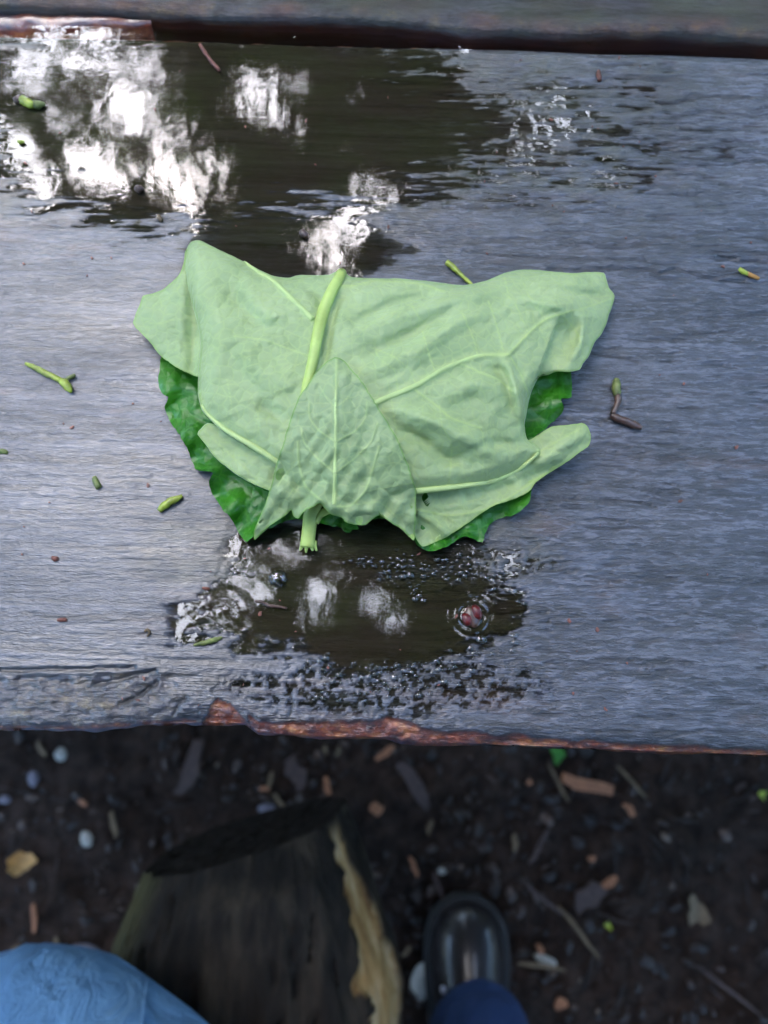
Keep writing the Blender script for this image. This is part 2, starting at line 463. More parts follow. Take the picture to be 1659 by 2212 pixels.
TABLE_EYE = Vector((0, .12, TAB))
GAPS = []      # (direction, half angle) openings between the crowns through which the sky shows over the table
def gap(az, el, half):
    a, e = math.radians(az), math.radians(el)
    GAPS.append((Vector((math.sin(a) * math.cos(e), math.cos(a) * math.cos(e), math.sin(e))), math.radians(half)))

def tree(name, x, y, h, cr, cz, nleaf, label, mat='crown', seed=0, leaf=.15):
    rr = random.Random(seed)
    z0 = gz(x, y)
    root = empty(name, (x, y, z0))
    tag(root, label, 'tree', 'trees around the picnic table')
    pts = []; n = 9
    for i in range(n):
        t = i / (n - 1)
        pts.append(Vector((x + math.sin(t * 3 + seed) * .12 * h * .1, y + math.cos(t * 2.3 + seed) * .01 * h, z0 - .1 + t * (cz + cr * .4))))
    r0 = .028 * h
    parts = [tube_np(pts, [r0 * (1.35 if i == 0 else 1) * (1 - .8 * i / (n - 1)) for i in range(n)], 12, wob=.12, seed=seed)]
    limbs = []
    for k in range(11):
        a = k * 2.4 + seed; zt = .45 + .5 * rr.random(); p0 = pts[int(zt * (n - 1))]
        e = Vector((x + math.cos(a) * cr * .75, y + math.sin(a) * cr * .75, z0 + cz + cr * (-.3 + .9 * rr.random())))
        mid = p0.lerp(e, .5) + Vector((0, 0, .08 * cr))
        parts.append(tube_np([p0, mid, e], [r0 * .38, r0 * .22, r0 * .05], 6, caps=False)); limbs.append((p0, mid, e))
    V, F = join(parts)
    link('trunk', pymesh('trunk', V, F), M['trunk'], root)
    clumps = []
    for k in range(34):
        d = Vector((rr.gauss(0, 1), rr.gauss(0, 1), rr.gauss(0, .8))).normalized() * (cr * (.35 + .6 * rr.random()))
        clumps.append((Vector((x, y, z0 + cz)) + Vector((d.x, d.y, d.z * .85)), cr * (.16 + .22 * rr.random())))
    V = []; F = []
    for i in range(nleaf):
        c, s = clumps[int(rr.random() * len(clumps))]
        p = c + Vector((rr.gauss(0, 1), rr.gauss(0, 1), rr.gauss(0, .8))) * s * .75
        q = p - TABLE_EYE; dist = q.length; q.normalize(); ls = leaf * (.6 + .8 * rr.random())
        ang = .45 * ls / dist + .045 * (rr.random() - .5)
        if rr.random() > .05 and any(q.dot(g_) > math.cos(max(0, h_ + ang)) for g_, h_ in GAPS): continue
        o = len(V); V += leaf_card(p, ls, rr); F.append((o, o + 1, o + 2, o + 3))
    link('crown', pymesh('crown', V, F), M[mat], root, smooth=False)
    return root

def gap_mirrored(px, py, half):
    """opening whose mirror image lies at (px, py) in a puddle"""
    d = Fv * FP + (px - 829.5) * Rv + (1106.0 - py) * Uv
    az = math.degrees(math.atan2(d[0], d[1])); el = math.degrees(math.atan2(-d[2], math.hypot(d[0], d[1]))); gap(az, el, half)
for q in ((195, 120, 1.9), (225, 165, 1.4), (305, 185, 1.6), (250, 232, 1.2), (170, 335, 1.8), (30, 120, 1.8), (10, 290, 1.9), (100, 225, 1.0), (340, 140, 1.1), (60, 400, 1.8), (290, 330, .9), (320, 90, 1.5), (410, 400, 2.6), (440, 360, 1.8), (580, 195, 2.5), (590, 160, 1.6),
          (760, 200, 1.3), (738, 262, 1.3), (790, 430, 2.6), (815, 395, 1.6), (840, 240, 1.1), (350, 290, 1.8), (690, 500, 1.6), (715, 560, 1.4), (120, 30, 3), (1120, 150, 1.5), (1000, 60, 1.6), (1250, 260, 2.2), (1100, 420, 2.4), (1400, 300, 2.4), (1200, 190, 1.6), (1340, 170, 1.6), (1500, 240, 2.2), (1290, 360, 2.0), (1560, 400, 2.4), (1150, 330, 1.6), (980, 330, 1.0), (930, 180, .9),
          (690, 1270, 1.9), (680, 1330, 1.9), (670, 1215, 1.8), (822, 1322, 1.8), (850, 1355, 1.3), (545, 1310, 1.5), (480, 1240, 2.4), (430, 1330, 2.4), (470, 1400, 2.0), (570, 1220, 1.9), (380, 1250, 3), (1000, 1180, 1.2), (1120, 1240, 1.6), (640, 1380, .7)):
    gap_mirrored(*q)
for az, el, hf in ((40, 60, 12), (52, 50, 9), (28, 66, 5), (-50, 62, 12), (-62, 52, 9), (-75, 66, 9), (-100, 62, 7), (100, 66, 6), (-160, 70, 6)):
    gap(az, el, hf)
tree('broadleaf_tree', -1.0, 6.2, 8.5, 3.2, 6.3, 20400, 'broadleaf tree straight beyond the table, its crown mirrored in the far puddle', 'crown', 1)
tree('broadleaf_tree', 3.6, 6.8, 8.0, 3.0, 6.0, 15300, 'broadleaf tree to the right beyond the table', 'crown2', 2)
tree('broadleaf_tree', -5.4, 5.2, 8.0, 3.1, 5.8, 14450, 'broadleaf tree to the left beyond the table', 'crown2', 3)
tree('broadleaf_tree', 1.4, 2.6, 9.0, 3.1, 7.0, 20400, 'tall broadleaf tree whose crown hangs right over the table', 'crown', 4)
tree('broadleaf_tree', -2.6, 1.4, 8.5, 2.8, 6.6, 15300, 'broadleaf tree overhanging the table from the left', 'crown', 5)
tree('broadleaf_tree', 6.2, 1.5, 8.0, 3.0, 5.4, 14450, 'broadleaf tree on the right hand side', 'crown2', 6)
tree('broadleaf_tree', -7.0, -1.0, 8.0, 3.2, 5.6, 14450, 'broadleaf tree on the left hand side', 'crown', 7)
tree('broadleaf_tree', 1.5, -4.2, 9.0, 3.4, 5.8, 18700, 'large broadleaf tree behind the seated person', 'crown2', 8)
tree('broadleaf_tree', -3.8, -5.0, 8.0, 3.2, 5.6, 15300, 'broadleaf tree behind and left of the person', 'crown', 9)
tree('broadleaf_tree', 6.0, -4.6, 8.0, 3.4, 5.6, 15300, 'broadleaf tree behind and right of the person', 'crown', 10)
tree('broadleaf_tree', 0.5, 12.0, 11, 4.2, 6.0, 15300, 'farther broadleaf tree standing behind the nearest one', 'crown2', 11)
tree('broadleaf_tree', -8.0, 10.5, 11, 4.2, 6.0, 15300, 'farther broadleaf tree at the far left', 'crown2', 12)
tree('broadleaf_tree', 8.6, 10.0, 11, 4.2, 6.0, 15300, 'farther broadleaf tree at the far right', 'crown2', 13)

def far_wood():
    rr = np.random.RandomState(12); n = 26000
    a = rr.rand(n) * 2 * math.pi; r = 17 + 12 * rr.rand(n) + 2 * np.sin(a * 7); z = rr.rand(n) ** .8 * (5.5 + 1.5 * np.sin(a * 9) + 1.2 * np.sin(a * 23)) - .2
    c = np.stack([np.cos(a) * r, np.sin(a) * r, z], 1); u = rr.randn(n, 3); u /= np.linalg.norm(u, axis=1)[:, None]; w = np.cross(u, rr.randn(n, 3)); w /= np.linalg.norm(w, axis=1)[:, None]
    s_ = (.22 + .3 * rr.rand(n))[:, None]
    V = np.stack([c - u * s_, c + w * s_ * .6, c + u * s_, c - w * s_ * .6], 1).reshape(-1, 3)
    o = link('far_wood', mesh_np('far_wood', V, np.arange(4 * n).reshape(n, 4)), M['crown2'], None, smooth=False)
    tag(o, 'undergrowth and far trees closing off the clearing all round', 'woodland', kind='stuff')
far_wood()

# ------------------------------------------------------------------ picnic table
NEAR = [(-3000, 1500), (0, 1572), (110, 1574), (200, 1574), (290, 1566), (370, 1562), (425, 1560), (470, 1561), (525, 1562), (552, 1582), (640, 1588), (700, 1590), (850, 1594), (900, 1604), (1000, 1606), (1200, 1614), (1400, 1622), (1659, 1632), (5000, 1745)]
FAR = [(-3000, -20), (0, 60), (300, 65), (600, 75), (830, 82), (1100, 88), (1300, 97), (1450, 100), (1659, 108), (5000, 210)]
NEXT = [(-3000, -75), (0, 8), (150, 10), (300, 19), (443, 30), (774, 36), (900, 48), (1000, 57), (1217, 68), (1361, 62), (1500, 67), (1659, 79), (5000, 190)]

def edge_y(line, xs, z, dens=60):
    W = at(np.array([p[0] for p in line], float), np.array([p[1] for p in line], float), np.full(len(line), z))
    return np.interp(xs, W[:, 0], W[:, 1])

def p_zone(px, py):
    """rain puddles: depth of the worn hollow in mm as a function of the picture position, front and far"""
    n = fbm(px / 130, py / 60, 31, 4, .55); n2 = fbm(px / 34, py / 18, 37, 3, .6)
    a = np.hypot((px - 785) / 405, (py - 1325) / 132) + n * .34 + n2 * .26 + fbm(px / 16, py / 9, 35, 2) * .12
    front = 1.25 * sstep(1.08, .55, a)
    a2 = np.hypot((px - 770) / 300, (py - 1190) / 75) + n * .2 + n2 * .10; front = np.maximum(front, .9 * sstep(1.1, .6, a2))
    fr_ = np.hypot((px - 850) / 380, (py - 1480) / 75); pit = fbm(px / 13, py / 10, 71, 3, .6)
    front = np.maximum(front, .62 * sstep(1.15, .6, fr_ + n * .2) * sstep(-.05, .22, pit))
    fr_ = np.hypot((px - 950) / 260, (py - 1225) / 48)
    front = np.maximum(front, .6 * sstep(1.15, .6, fr_ + n * .2) * sstep(-.12, .15, pit))
    b = np.hypot((px - 470) / 700, (py - 265) / 240) ** 1.5 + n * .34 + n2 * .12 + fbm(px / 75, py / 7, 36, 3, .6) * .42
    far = .75 * sstep(1.12, .45, b)
    c = np.hypot((px - 640) / 280, (py - 535) / 90) + n * .3
    far = np.maximum(far, .5 * sstep(1.1, .5, c))
    dd = np.hypot((px - 1180) / 520, (py - 290) / 210) + n * .5 + n2 * .3
    far = np.maximum(far, .36 * sstep(1.1, .5, dd) * (.55 + .9 * np.clip(fbm(px / 45, py / 6.5, 39, 3), -.5, .6)))
    return front, far

CRACKS = [([(0, 1449), (70, 1448), (150, 1446), (230, 1444), (290, 1441)], 3.0, 1.4), ([(200, 1480), (270, 1462), (335, 1450)], 4, 1.2), ([(255, 1520), (290, 1505), (335, 1475)], 5, 1.6),
          ([(1185, 582), (1300, 580), (1400, 583), (1425, 590), (1460, 580), (1500, 592), (1545, 603), (1610, 605)], 2.6, .9), ([(1000, 540), (1120, 553), (1300, 560), (1400, 563)], 2.0, .5),
          ([(1550, 553), (1600, 562), (1659, 564)], 3, .9), ([(1250, 760), (1330, 770), (1380, 782)], 3, .6), ([(370, 1545), (385, 1520), (400, 1508)], 3, 1.0), ([(620, 1480), (632, 1520), (625, 1550)], 2.5, .8)]

def plank_top(xs, y0, y1, ys_n, seed, detailed):
    v = np.linspace(0, 1, ys_n)
    X, Vv = np.meshgrid(xs, v)
    Y = y0[None, :] + (y1 - y0)[None, :] * Vv
    g1 = fbm(X * 22, Y * 520, seed, 4, .6); g2 = fbm(X * 60, Y * 1100, seed + 5, 3, .6); iso = fbm(X * 420, Y * 420, seed + 9, 3, .6)
    wav = fbm(X * 9, Y * 30, seed + 2, 3)
    Z = (g1 * .12 + g2 * .15 + iso * .10 + wav * .10) * 1e-3
    d0 = (Y - y0[None, :]) + fbm(X * 60, X * 0, seed + 3, 3) * .0015; d1 = (y1[None, :] - Y)
    for d, w, dr in ((d0, .006, .0035), (d1, .008, .005)):
        t = np.clip(1 - d / w, 0, 1); Z -= dr * t * t
    at_ = {k: np.zeros(X.shape) for k in ('raw', 'crumbly', 'soak_shade', 'crack', 'under', 'relief')}
    if seed == 23:
        at_['relief'] += .8; at_['under'] += .8; Z += .0022 * np.clip(1 - d0 / .006, 0, 1) ** 2
        at_['soak_shade'] = np.clip(.85 + .5 * fbm(X * 30, Y * 30, 24, 3), 0, 1)
        at_['raw'] = sstep(.010, .003, d0) * np.clip(.1 + .9 * fbm(X * 60, Y * 90, 25, 3), 0, 1) * .25; at_['crumbly'] = sstep(.008, .002, d0) * .5
        Z += fbm(X * 90, Y * 200, 26, 3) * .0006
    if detailed:
        P = np.stack([X, Y, np.full(X.shape, TAB)], -1); px, py = proj(P)
        fr, fa = p_zone(px, py)
        Z -= (fr + fa) * 1e-3
        at_['soak_shade'] = np.clip(np.maximum(sstep(.25, .95, fr), sstep(.15, .6, fa)), 0, 1)
        nz = fbm(px / 40, py / 25, 51, 4)
        at_['relief'] = .48 + .52 * sstep(500, 1150, px + nz * 300); at_['relief'] = np.maximum(at_['relief'], sstep(1440, 1500, py + nz * 20))
        at_['under'] = sstep(.10, .40, np.maximum(fr, fa))
        # wet strip right of the far puddle, tree reflection painted in greenish brown
        at_['soak_shade'] = np.maximum(at_['soak_shade'], .85 * sstep(520, 330, py + nz * 120) * sstep(1650, 1000, px + nz * 300))
        # shadow and dark reflection of the leaves, painted into the wet wood colour
        at_['soak_shade'] = np.maximum(at_['soak_shade'], .7 * sstep(1.25, .8, np.hypot((px - 760) / 400, (py - 1180) / 120) + nz * .3))
        # raw red broken edge
        edge = np.interp(px, [p[0] for p in NEAR], [p[1] for p in NEAR])
        dd = edge - py + nz * 9
        w = np.interp(px, [0, 400, 430, 470, 520, 560, 700, 870, 960, 1400, 1659], [3, 0, 12, 62, 30, 22, 30, 42, 24, 12, 10])
        raw = sstep(w * 1.0 + 3, w * .8, dd) * (w > 1)
        tri = inside(px + nz * 5, py + nz * 4, [(424, 1568), (470, 1509), (498, 1522), (520, 1548), (545, 1575), (520, 1590), (430, 1590)])
        raw = np.maximum(raw * (px > 535), tri * 1.0)
        raw = np.maximum(raw, sstep(10, 4, dd) * (px < 420) * .6)
        at_['raw'] = raw * np.clip(.75 + .6 * fbm(px / 14, py / 9, 77, 3), 0, 1)
        Z -= raw * 1.6e-3 * (1 + .6 * fbm(px / 18, py / 9, 78, 3))
        # crumbling corner at the left
        cr = sstep(1448, 1470, py + nz * 6) * sstep(470, 330, px + nz * 40)
        at_['crumbly'] = np.clip(cr, 0, 1) * np.clip(.6 + 1.1 * fbm(px / 30, py / 14, 83, 3), 0, 1)
        Z += cr * (fbm(px / 42 + py / 30, py / 15 - px / 60, 85, 4, .6) * 1.7e-3 - .9e-3)
        cr2 = sstep(1500, 1550, py) * sstep(1100, 800, px) * (1 - cr)
        Z += cr2 * fbm(px / 16, py / 12, 87, 3, .6) * .7e-3
        for pl, wd, dp in CRACKS:
            dcr, _ = pdist(px, py + fbm(px / 30, py / 30, 91, 2) * 3, smooth_line(pl, 12))
            k = np.exp(-(dcr / wd) ** 2); Z -= k * dp * 1e-3; at_['crack'] = np.maximum(at_['crack'], k * .9)
        # long fine checks following the grain on the right half
        ck = sstep(.30, .62, fbm(px / 120, py / 6.5 + fbm(px / 90, py / 60, 93, 2) * 1.6, 95, 3, .5)) * sstep(700, 1200, px)
        Z -= ck * .45e-3; at_['crack'] = np.maximum(at_['crack'], ck * .75)
        Z = np.where(X == X, Z, Z)
    return X, Y, TAB + Z, at_

def plank(parent, line0, line1, xs, ny, seed, detailed, thick=.045, y_far=None):
    y0 = edge_y(line0, xs, TAB); y1 = edge_y(line1, xs, TAB) if y_far is None else y_far
    X, Y, Z, A = plank_top(xs, y0, y1, ny, seed, detailed)
    nx = len(xs); V = np.stack([X, Y, Z], -1).reshape(-1, 3); F = [grid_faces(nx, ny)]
    at_ = {k: a.ravel() for k, a in A.items()}
    # sides and underside: rings hanging from the rim
    rim = np.concatenate([np.arange(nx), np.arange(1, ny) * nx + nx - 1, (ny - 1) * nx + np.arange(nx - 2, -1, -1), np.arange(ny - 2, 0, -1) * nx])
    base = V[rim]; prev = rim; allV = [V]; off = len(V); cx, cy = base[:, 0].mean(), base[:, 1].mean()
    for j, (dz, ins) in enumerate(((.006, -.0006), (.02, .0005), (thick - .004, .001), (thick, .004))):
        q = base.copy(); q[:, 2] = TAB - dz + fbm(base[:, 0] * 120, base[:, 1] * 120, seed + j, 2) * .0008
        sy = np.where(base[:, 1] < cy, 1, -1)
        q[:, 1] += sy * (ins + fbm(base[:, 0] * 70, np.full(len(base), j * 3.3), seed + 40, 3) * .0012)
        idx = np.arange(len(q)) + off; allV.append(q); off += len(q)
        F.append(np.stack([prev, idx, np.roll(idx, -1), np.roll(prev, -1)], 1)); prev = idx
        for k in at_:
            val = .9 if (k == 'raw' and detailed) else (.5 if k == 'soak_shade' else 0)
            at_[k] = np.concatenate([at_[k], np.where(base[:, 0] > -9, val, val)])
    # underside grid from the last ring: bottom row and top row share x stations
    bot = prev[:nx]; top = prev[nx + ny - 2: nx + ny - 2 + nx][::-1]
    F.append(np.stack([bot[:-1], top[:-1], top[1:], bot[1:]], 1))
    me = mesh_np('plank', np.concatenate(allV), np.concatenate(F), at_)
    return link('plank', me, M['wood'], parent)

table = empty('picnic_table', (0, .14, 0))
tag(table, 'wet weathered grey plank table with a broken reddish edge, under the wrapped leaves', 'table')
def xstations(lo, hi, step, far, n):
    a = np.arange(lo, hi, step); gg = np.linspace(0, 1, n + 1)[1:] ** 1.6
    return np.concatenate([(lo - gg * (far + lo))[::-1], a, hi + gg * (far - hi)])
XS = xstations(-.185, .20, .0005, .75, 90)
front = plank(table, NEAR, FAR, XS, 520, 11, True)
XS2 = xstations(-.27, .27, .0016, .75, 60)
yfar = edge_y(NEXT, XS2, TAB) + .24
second = plank(table, NEXT, NEXT, XS2, 150, 23, False, y_far=yfar)
# timber frame below: two cross beams with legs (beyond the picture's sides)
def box_bm(x0, x1, y0, y1, z0, z1, bev=.004):
    bm = bmesh.new(); bmesh.ops.create_cube(bm, size=1)
    for v in bm.verts: v.co = Vector((x0 + (v.co.x + .5) * (x1 - x0), y0 + (v.co.y + .5) * (y1 - y0), z0 + (v.co.z + .5) * (z1 - z0)))
    bmesh.ops.bevel(bm, geom=bm.edges[:], offset=bev, segments=2, affect='EDGES')
    return bm
M['timber'] = mat_simple('dark_wet_timber', (.007, .0055, .0045), .75, .5, 30, .004, spec=.15)
for sx in (-.58, .58):
    bm = box_bm(sx - .045, sx + .045, .03, .53, TAB - .115, TAB - .048); me = bpy.data.meshes.new('cross_beam'); bm.to_mesh(me); link('cross_beam', me, M['timber'], table, False)
    for yy in (.10, .46):
        bm = box_bm(sx - .045, sx + .045, yy - .045, yy + .045, -.05, TAB - .117); me = bpy.data.meshes.new('leg'); bm.to_mesh(me); link('leg', me, M['timber'], table, False)
# splinters hanging in the gap between the planks, at the left
def splinter_strip():
    V = []; F = []
    xs = np.linspace(-.26, -.105, 60)
    y = edge_y(NEXT, xs, TAB)
    prof = [(-.000, -.004), (-.004, -.003), (-.009, -.006), (-.012, -.012), (-.008, -.02), (.002, -.02)]
    P = []
    for j, (dy, dz) in enumerate(prof):
        k = np.clip((-.10 - xs) / .06, 0, 1) ** .5
        n = fbm(xs * 90, np.full(60, j * 1.7), 61, 3)
        P.append(np.stack([xs, y + dy * k * (1 + .5 * n), TAB - .001 + dz + n * .0014], 1))
    P = np.concatenate(P)
    me = mesh_np('torn_strip', P, grid_faces(60, len(prof)), {'raw': np.clip(.55 + .6 * fbm(P[:, 0] * 150, P[:, 1] * 300, 3, 2), 0, 1), 'crumbly': np.full(len(P), .3)})
    link('torn_strip', me, M['wood'], second)
splinter_strip()

# ------------------------------------------------------------------ rain water lying on the front plank
LEVEL = TAB - .00030
def water_sheet(name, x0, x1, y0, y1, step, which):
    xs = np.arange(x0, x1, step); ys = np.arange(y0, y1, step)
    X, Y = np.meshgrid(xs, ys)
    px, py = proj(np.stack([X, Y, np.full(X.shape, TAB)], -1))
    fr, fa = p_zone(px, py)
    dep = fr if which == 'front' else fa
    Z = np.full(X.shape, LEVEL)
    if which == 'front':
        c = at1(1019, 1331, TAB); r = np.hypot(X - c.x, Y - c.y) * 1000
        Z += (.16 * np.cos(r * 2 * math.pi / 2.6) * np.exp(-r / 8.0) * sstep(9.5, 6, r) * sstep(1.2, 2.5, r) + .22 * np.exp(-((r - 2.6) / 1.0) ** 2)) * 1e-3
        for qx, qy, am, ln in ((455, 1385, .060, 4.2), (480, 1320, .040, 4.8), (1125, 1380, .03, 2.6)):
            c = at1(qx, qy, TAB); r = np.hypot((X - c.x) * .8, Y - c.y) * 1000
            Z += am * np.cos(r * 2 * math.pi / ln) * np.exp(-r / 5.0) * 1e-3
        Z += fbm(X * 40, Y * 50, 5, 2) * .05e-3
        # pull the water up round the pits along the shore
        Z += .09e-3 * fbm(X * 330, Y * 330, 15, 3, .6) * sstep(.7, .2, dep)
    else:
        Z += fbm(X * 60, Y * 30, 6, 2) * .10e-3 + .05e-3 * fbm(X * 260, Y * 150, 16, 3, .6) * sstep(.55, .25, dep)
    keep = dep > .12
    f = grid_faces(len(xs), len(ys)); kv = keep.ravel()
    f = f[kv[f].all(1)]
    used = np.unique(f); remap = np.full(kv.size, -1); remap[used] = np.arange(len(used))
    me = mesh_np(name, np.stack([X, Y, Z], -1).reshape(-1, 3)[used], remap[f])
    o = link(name, me, M['water'])
    return o
a = at1(360, 1560, TAB); b = at1(1260, 1130, TAB)
wf = water_sheet('water', a.x, b.x, a.y, b.y, .00030, 'front'); tag(wf, kind='structure')
a = at1(-60, 640, TAB); b = at1(1150, 66, TAB)
wb = water_sheet('water', a.x * 1.35, b.x * 1.9, a.y, b.y - .004, .00055, 'far'); tag(wb, kind='structure')

# ------------------------------------------------------------------ the wrapped leaves
def mound(px, py):
    """height of the wrapped bundle above the table, in metres"""
    a = ((px - 800) / 520) ** 2 + ((py - 800) / 320) ** 2
    z = .0205 * np.clip(1 - a, 0, 1) ** .55
    b = ((px - 470) / 130) ** 2 + ((py - 640) / 170) ** 2
    z = np.maximum(z, .0130 * np.exp(-b * .8)); c = ((px - 1180) / 150) ** 2 + ((py - 680) / 130) ** 2
    z = np.maximum(z, .0125 * np.exp(-c * .8))
    return z

BODY = [(413, 524), (432, 520), (480, 543), (528, 566), (560, 583), (590, 597), (622, 601), (650, 595), (690, 596), (712, 594), (727, 588), (745, 590), (760, 600), (800, 602), (860, 603), (930, 609), (1000, 617), (1050, 607), (1090, 590),
        (1130, 583), (1180, 586), (1235, 591), (1270, 588), (1303, 590), (1308, 603), (1314, 622), (1327, 640), (1318, 672), (1308, 700), (1298, 722), (1283, 740), (1272, 768), (1258, 786), (1250, 799), (1228, 803), (1200, 803), (1180, 810), (1163, 814),
        (1150, 838), (1141, 862), (1136, 895), (1132, 918), (1138, 948), (1168, 965), (1170, 980), (1150, 1000), (1118, 1017), (1080, 1034), (1030, 1048), (980, 1056), (930, 1062), (896, 1066), (800, 1090), (700, 1085), (620, 1050), (598, 1003), (560, 982), (520, 957), (485, 934),
        (455, 906), (438, 885), (429, 850), (430, 800), (434, 740), (428, 700), (414, 655), (402, 615), (398, 575), (404, 540)]
LEFTLOBE = [(402, 540), (396, 570), (384, 598), (352, 625), (330, 634), (309, 640), (300, 662), (288, 697), (303, 718), (322, 738), (346, 768), (372, 787), (398, 802), (430, 814), (470, 800), (470, 700), (450, 600), (430, 540)]
LOWRIGHT = [(1110, 930), (1140, 952), (1190, 922), (1228, 918), (1257, 913), (1268, 920), (1276, 938), (1273, 962), (1250, 978), (1230, 995), (1192, 1018), (1158, 1042), (1142, 1062), (1110, 1078), (1072, 1090), (1040, 1108), (1010, 1130), (984, 1148), (960, 1162), (930, 1176), (912, 1180), (897, 1160), (880, 1120), (860, 1050), (960, 990)]
LOWLEFT = [(428, 938), (436, 926), (450, 915), (490, 925), (560, 960), (620, 1000), (640, 1060), (612, 1068), (583, 1060), (548, 1045), (520, 1030), (492, 1010), (462, 985), (446, 962)]
FLAP = [(727, 771), (742, 778), (762, 800), (785, 828), (806, 862), (832, 905), (858, 948), (876, 990), (889, 1028), (898, 1062), (899, 1100), (896, 1140), (893, 1167), (872, 1146), (845, 1130), (820, 1113), (806, 1120), (790, 1133), (768, 1134), (748, 1128),
        (735, 1117), (716, 1112), (702, 1098), (690, 1088), (668, 1098), (656, 1106), (644, 1120), (634, 1116), (628, 1102), (618, 1112), (598, 1126), (574, 1142), (551, 1166), (548, 1150), (560, 1120), (573, 1090), (585, 1050), (596, 1008), (606, 975), (618, 938), (632, 893), (646, 858), (664, 832), (686, 800), (706, 780)]
GREEN = [(470, 640), (380, 740), (348, 768), (344, 800), (343, 832), (350, 850), (362, 858), (356, 880), (366, 910), (386, 935), (398, 958), (412, 990), (424, 1016), (448, 1018), (460, 1022), (452, 1040), (458, 1068), (480, 1098), (500, 1122), (514, 1150), (534, 1170), (560, 1150), (640, 1120),
         (735, 1140), (760, 1132), (830, 1120), (885, 1150), (905, 1180), (930, 1192), (968, 1180), (988, 1163), (1004, 1158), (1042, 1170), (1048, 1150), (1060, 1132), (1088, 1118), (1108, 1112), (1128, 1100), (1142, 1086), (1150, 1050), (1155, 1000), (1150, 950), (1180, 925), (1200, 905), (1217, 884), (1214, 862), (1233, 856), (1236, 830), (1233, 800), (1200, 700), (900, 640), (600, 640)]
BIT = [(738, 1120), (752, 1118), (768, 1130), (775, 1143), (752, 1143), (742, 1136)]

def z_body(px, py):
    d, _ = pdist(px, py, BODY_S)
    z = mound(px, py) + .0045
    # wide pillow of the edges that are folded under, thin free edges at the right lobe
    w = 34.0; t = np.clip(1 - d / w, 0, 1); fold = 1 - .75 * sstep(1150, 1230, px)
    z -= fold * .0060 * (1 - np.sqrt(np.clip(1 - t * t, 0, 1)))
    for pl, wd, am in BODY_FOLDS:
        dd, par = pdist(px, py, pl); z += 1.55 * am * 1e-3 * np.exp(-(dd / wd) ** 2) * np.sin(np.clip(par, .0, 1) * math.pi * .9 + .16) ** .6
    z += fbm(px / 120, py / 70 + px / 200, 7, 3) * .0013 + fbm(px / 26, py / 26, 8, 3) * .00022
    u_ = (px * .88 - py * .47) / 75; v_ = (px * .47 + py * .88) / 20
    z += (.5 - np.abs(fbm(u_ * .7, v_ * .6, 61, 2, .5))) * .00045 * sstep(0, 40, d)
    z += (.5 - np.abs(fbm(px / 24, py / 24, 63, 2))) * .00025
    k = sstep(1205, 1280, px + (py - 690) * .25); z -= k * .0035 * np.clip((px - 1200) / 120, 0, 1)
    # sharp step where the right lobe tucks behind the pouch
    dd, par = pdist(px, py, [(1205, 690), (1190, 730), (1172, 780), (1158, 815)])
    side = (px - (1205 - (py - 690) * .37)); z -= np.where((side > 0) & (py > 685), .0042 * np.exp(-(dd / 42) ** 2), 0) * sstep(680, 715, py)
    return z

S_ = smooth_line
BODY_FOLDS = [(S_([(740, 735), (850, 690), (960, 652), (1060, 620)]), 20, 1.5), (S_([(755, 705), (850, 655), (950, 635)]), 13, -1.3), (S_([(800, 800), (900, 755), (1000, 690), (1110, 668)]), 22, 1.8),
    (S_([(790, 765), (880, 725), (960, 690)]), 13, -1.2), (S_([(850, 880), (930, 905), (1000, 945), (1065, 978)]), 20, 2.6), (S_([(850, 925), (900, 945), (960, 985), (1010, 1000)]), 15, -1.9), (S_([(940, 860), (1030, 830), (1090, 850)]), 24, 1.6),
    (S_([(1096, 770), (1108, 820), (1125, 880), (1135, 935)]), 13, 2.0), (S_([(1040, 790), (1085, 805), (1100, 840), (1108, 900)]), 12, -1.1), (S_([(960, 1000), (1050, 960), (1130, 958)]), 12, -.9),
    (S_([(1110, 640), (1180, 655), (1240, 668)]), 15, 1.6), (S_([(1215, 625), (1260, 635), (1310, 640)]), 9, -1.1), (S_([(1240, 680), (1225, 740), (1205, 790)]), 16, -.9), (S_([(1262, 690), (1255, 740), (1235, 780)]), 10, 1.4),
    (S_([(520, 590), (560, 650), (600, 690)]), 22, 1.2), (S_([(450, 650), (480, 720), (470, 800)]), 24, 1.3), (S_([(520, 740), (560, 800), (640, 830)]), 26, 1.4), (S_([(560, 870), (600, 900), (640, 905)]), 16, -1.1), (S_([(470, 600), (500, 640), (560, 700), (640, 720)]), 16, -.9),
    (S_([(640, 610), (690, 640), (695, 700)]), 11, -1.0), (S_([(735, 640), (715, 700), (700, 770), (700, 790)]), 10, -1.5)]

def z_left(px, py): return .0125 - .0065 * np.clip((430 - px) / 130, 0, 1) + .0014 * np.sin((py - 600) / 34 + px / 60) + fbm(px / 50, py / 50, 12, 3) * .0012 - .003 * np.exp(-((px - 418) / 16) ** 2)
def z_lowr(px, py):
    z = .0075 + .35 * mound(px, py) * .6 + .0035 * np.exp(-((px - 1235) / 60) ** 2 - ((py - 950) / 40) ** 2)
    dd, _ = pdist(px, py, [(1165, 1000), (1215, 965), (1262, 935)]); z += .0018 * np.exp(-(dd / 16) ** 2)
    dd, _ = pdist(px, py, [(1010, 1075), (1100, 1050), (1190, 1010)]); z -= .0016 * np.exp(-(dd / 12) ** 2)
    dd, _ = pdist(px, py, [(905, 1110), (940, 1130), (960, 1150)]); z += .0020 * np.exp(-(dd / 9) ** 2)
    z -= .003 * sstep(1085, 1175, py)
    return z + fbm(px / 40, py / 30, 14, 3) * .0011
def z_lowl(px, py): return .0095 + .0045 * sstep(430, 600, px) - .002 * sstep(1000, 1060, py) + fbm(px / 50, py / 30, 15, 3) * .0012
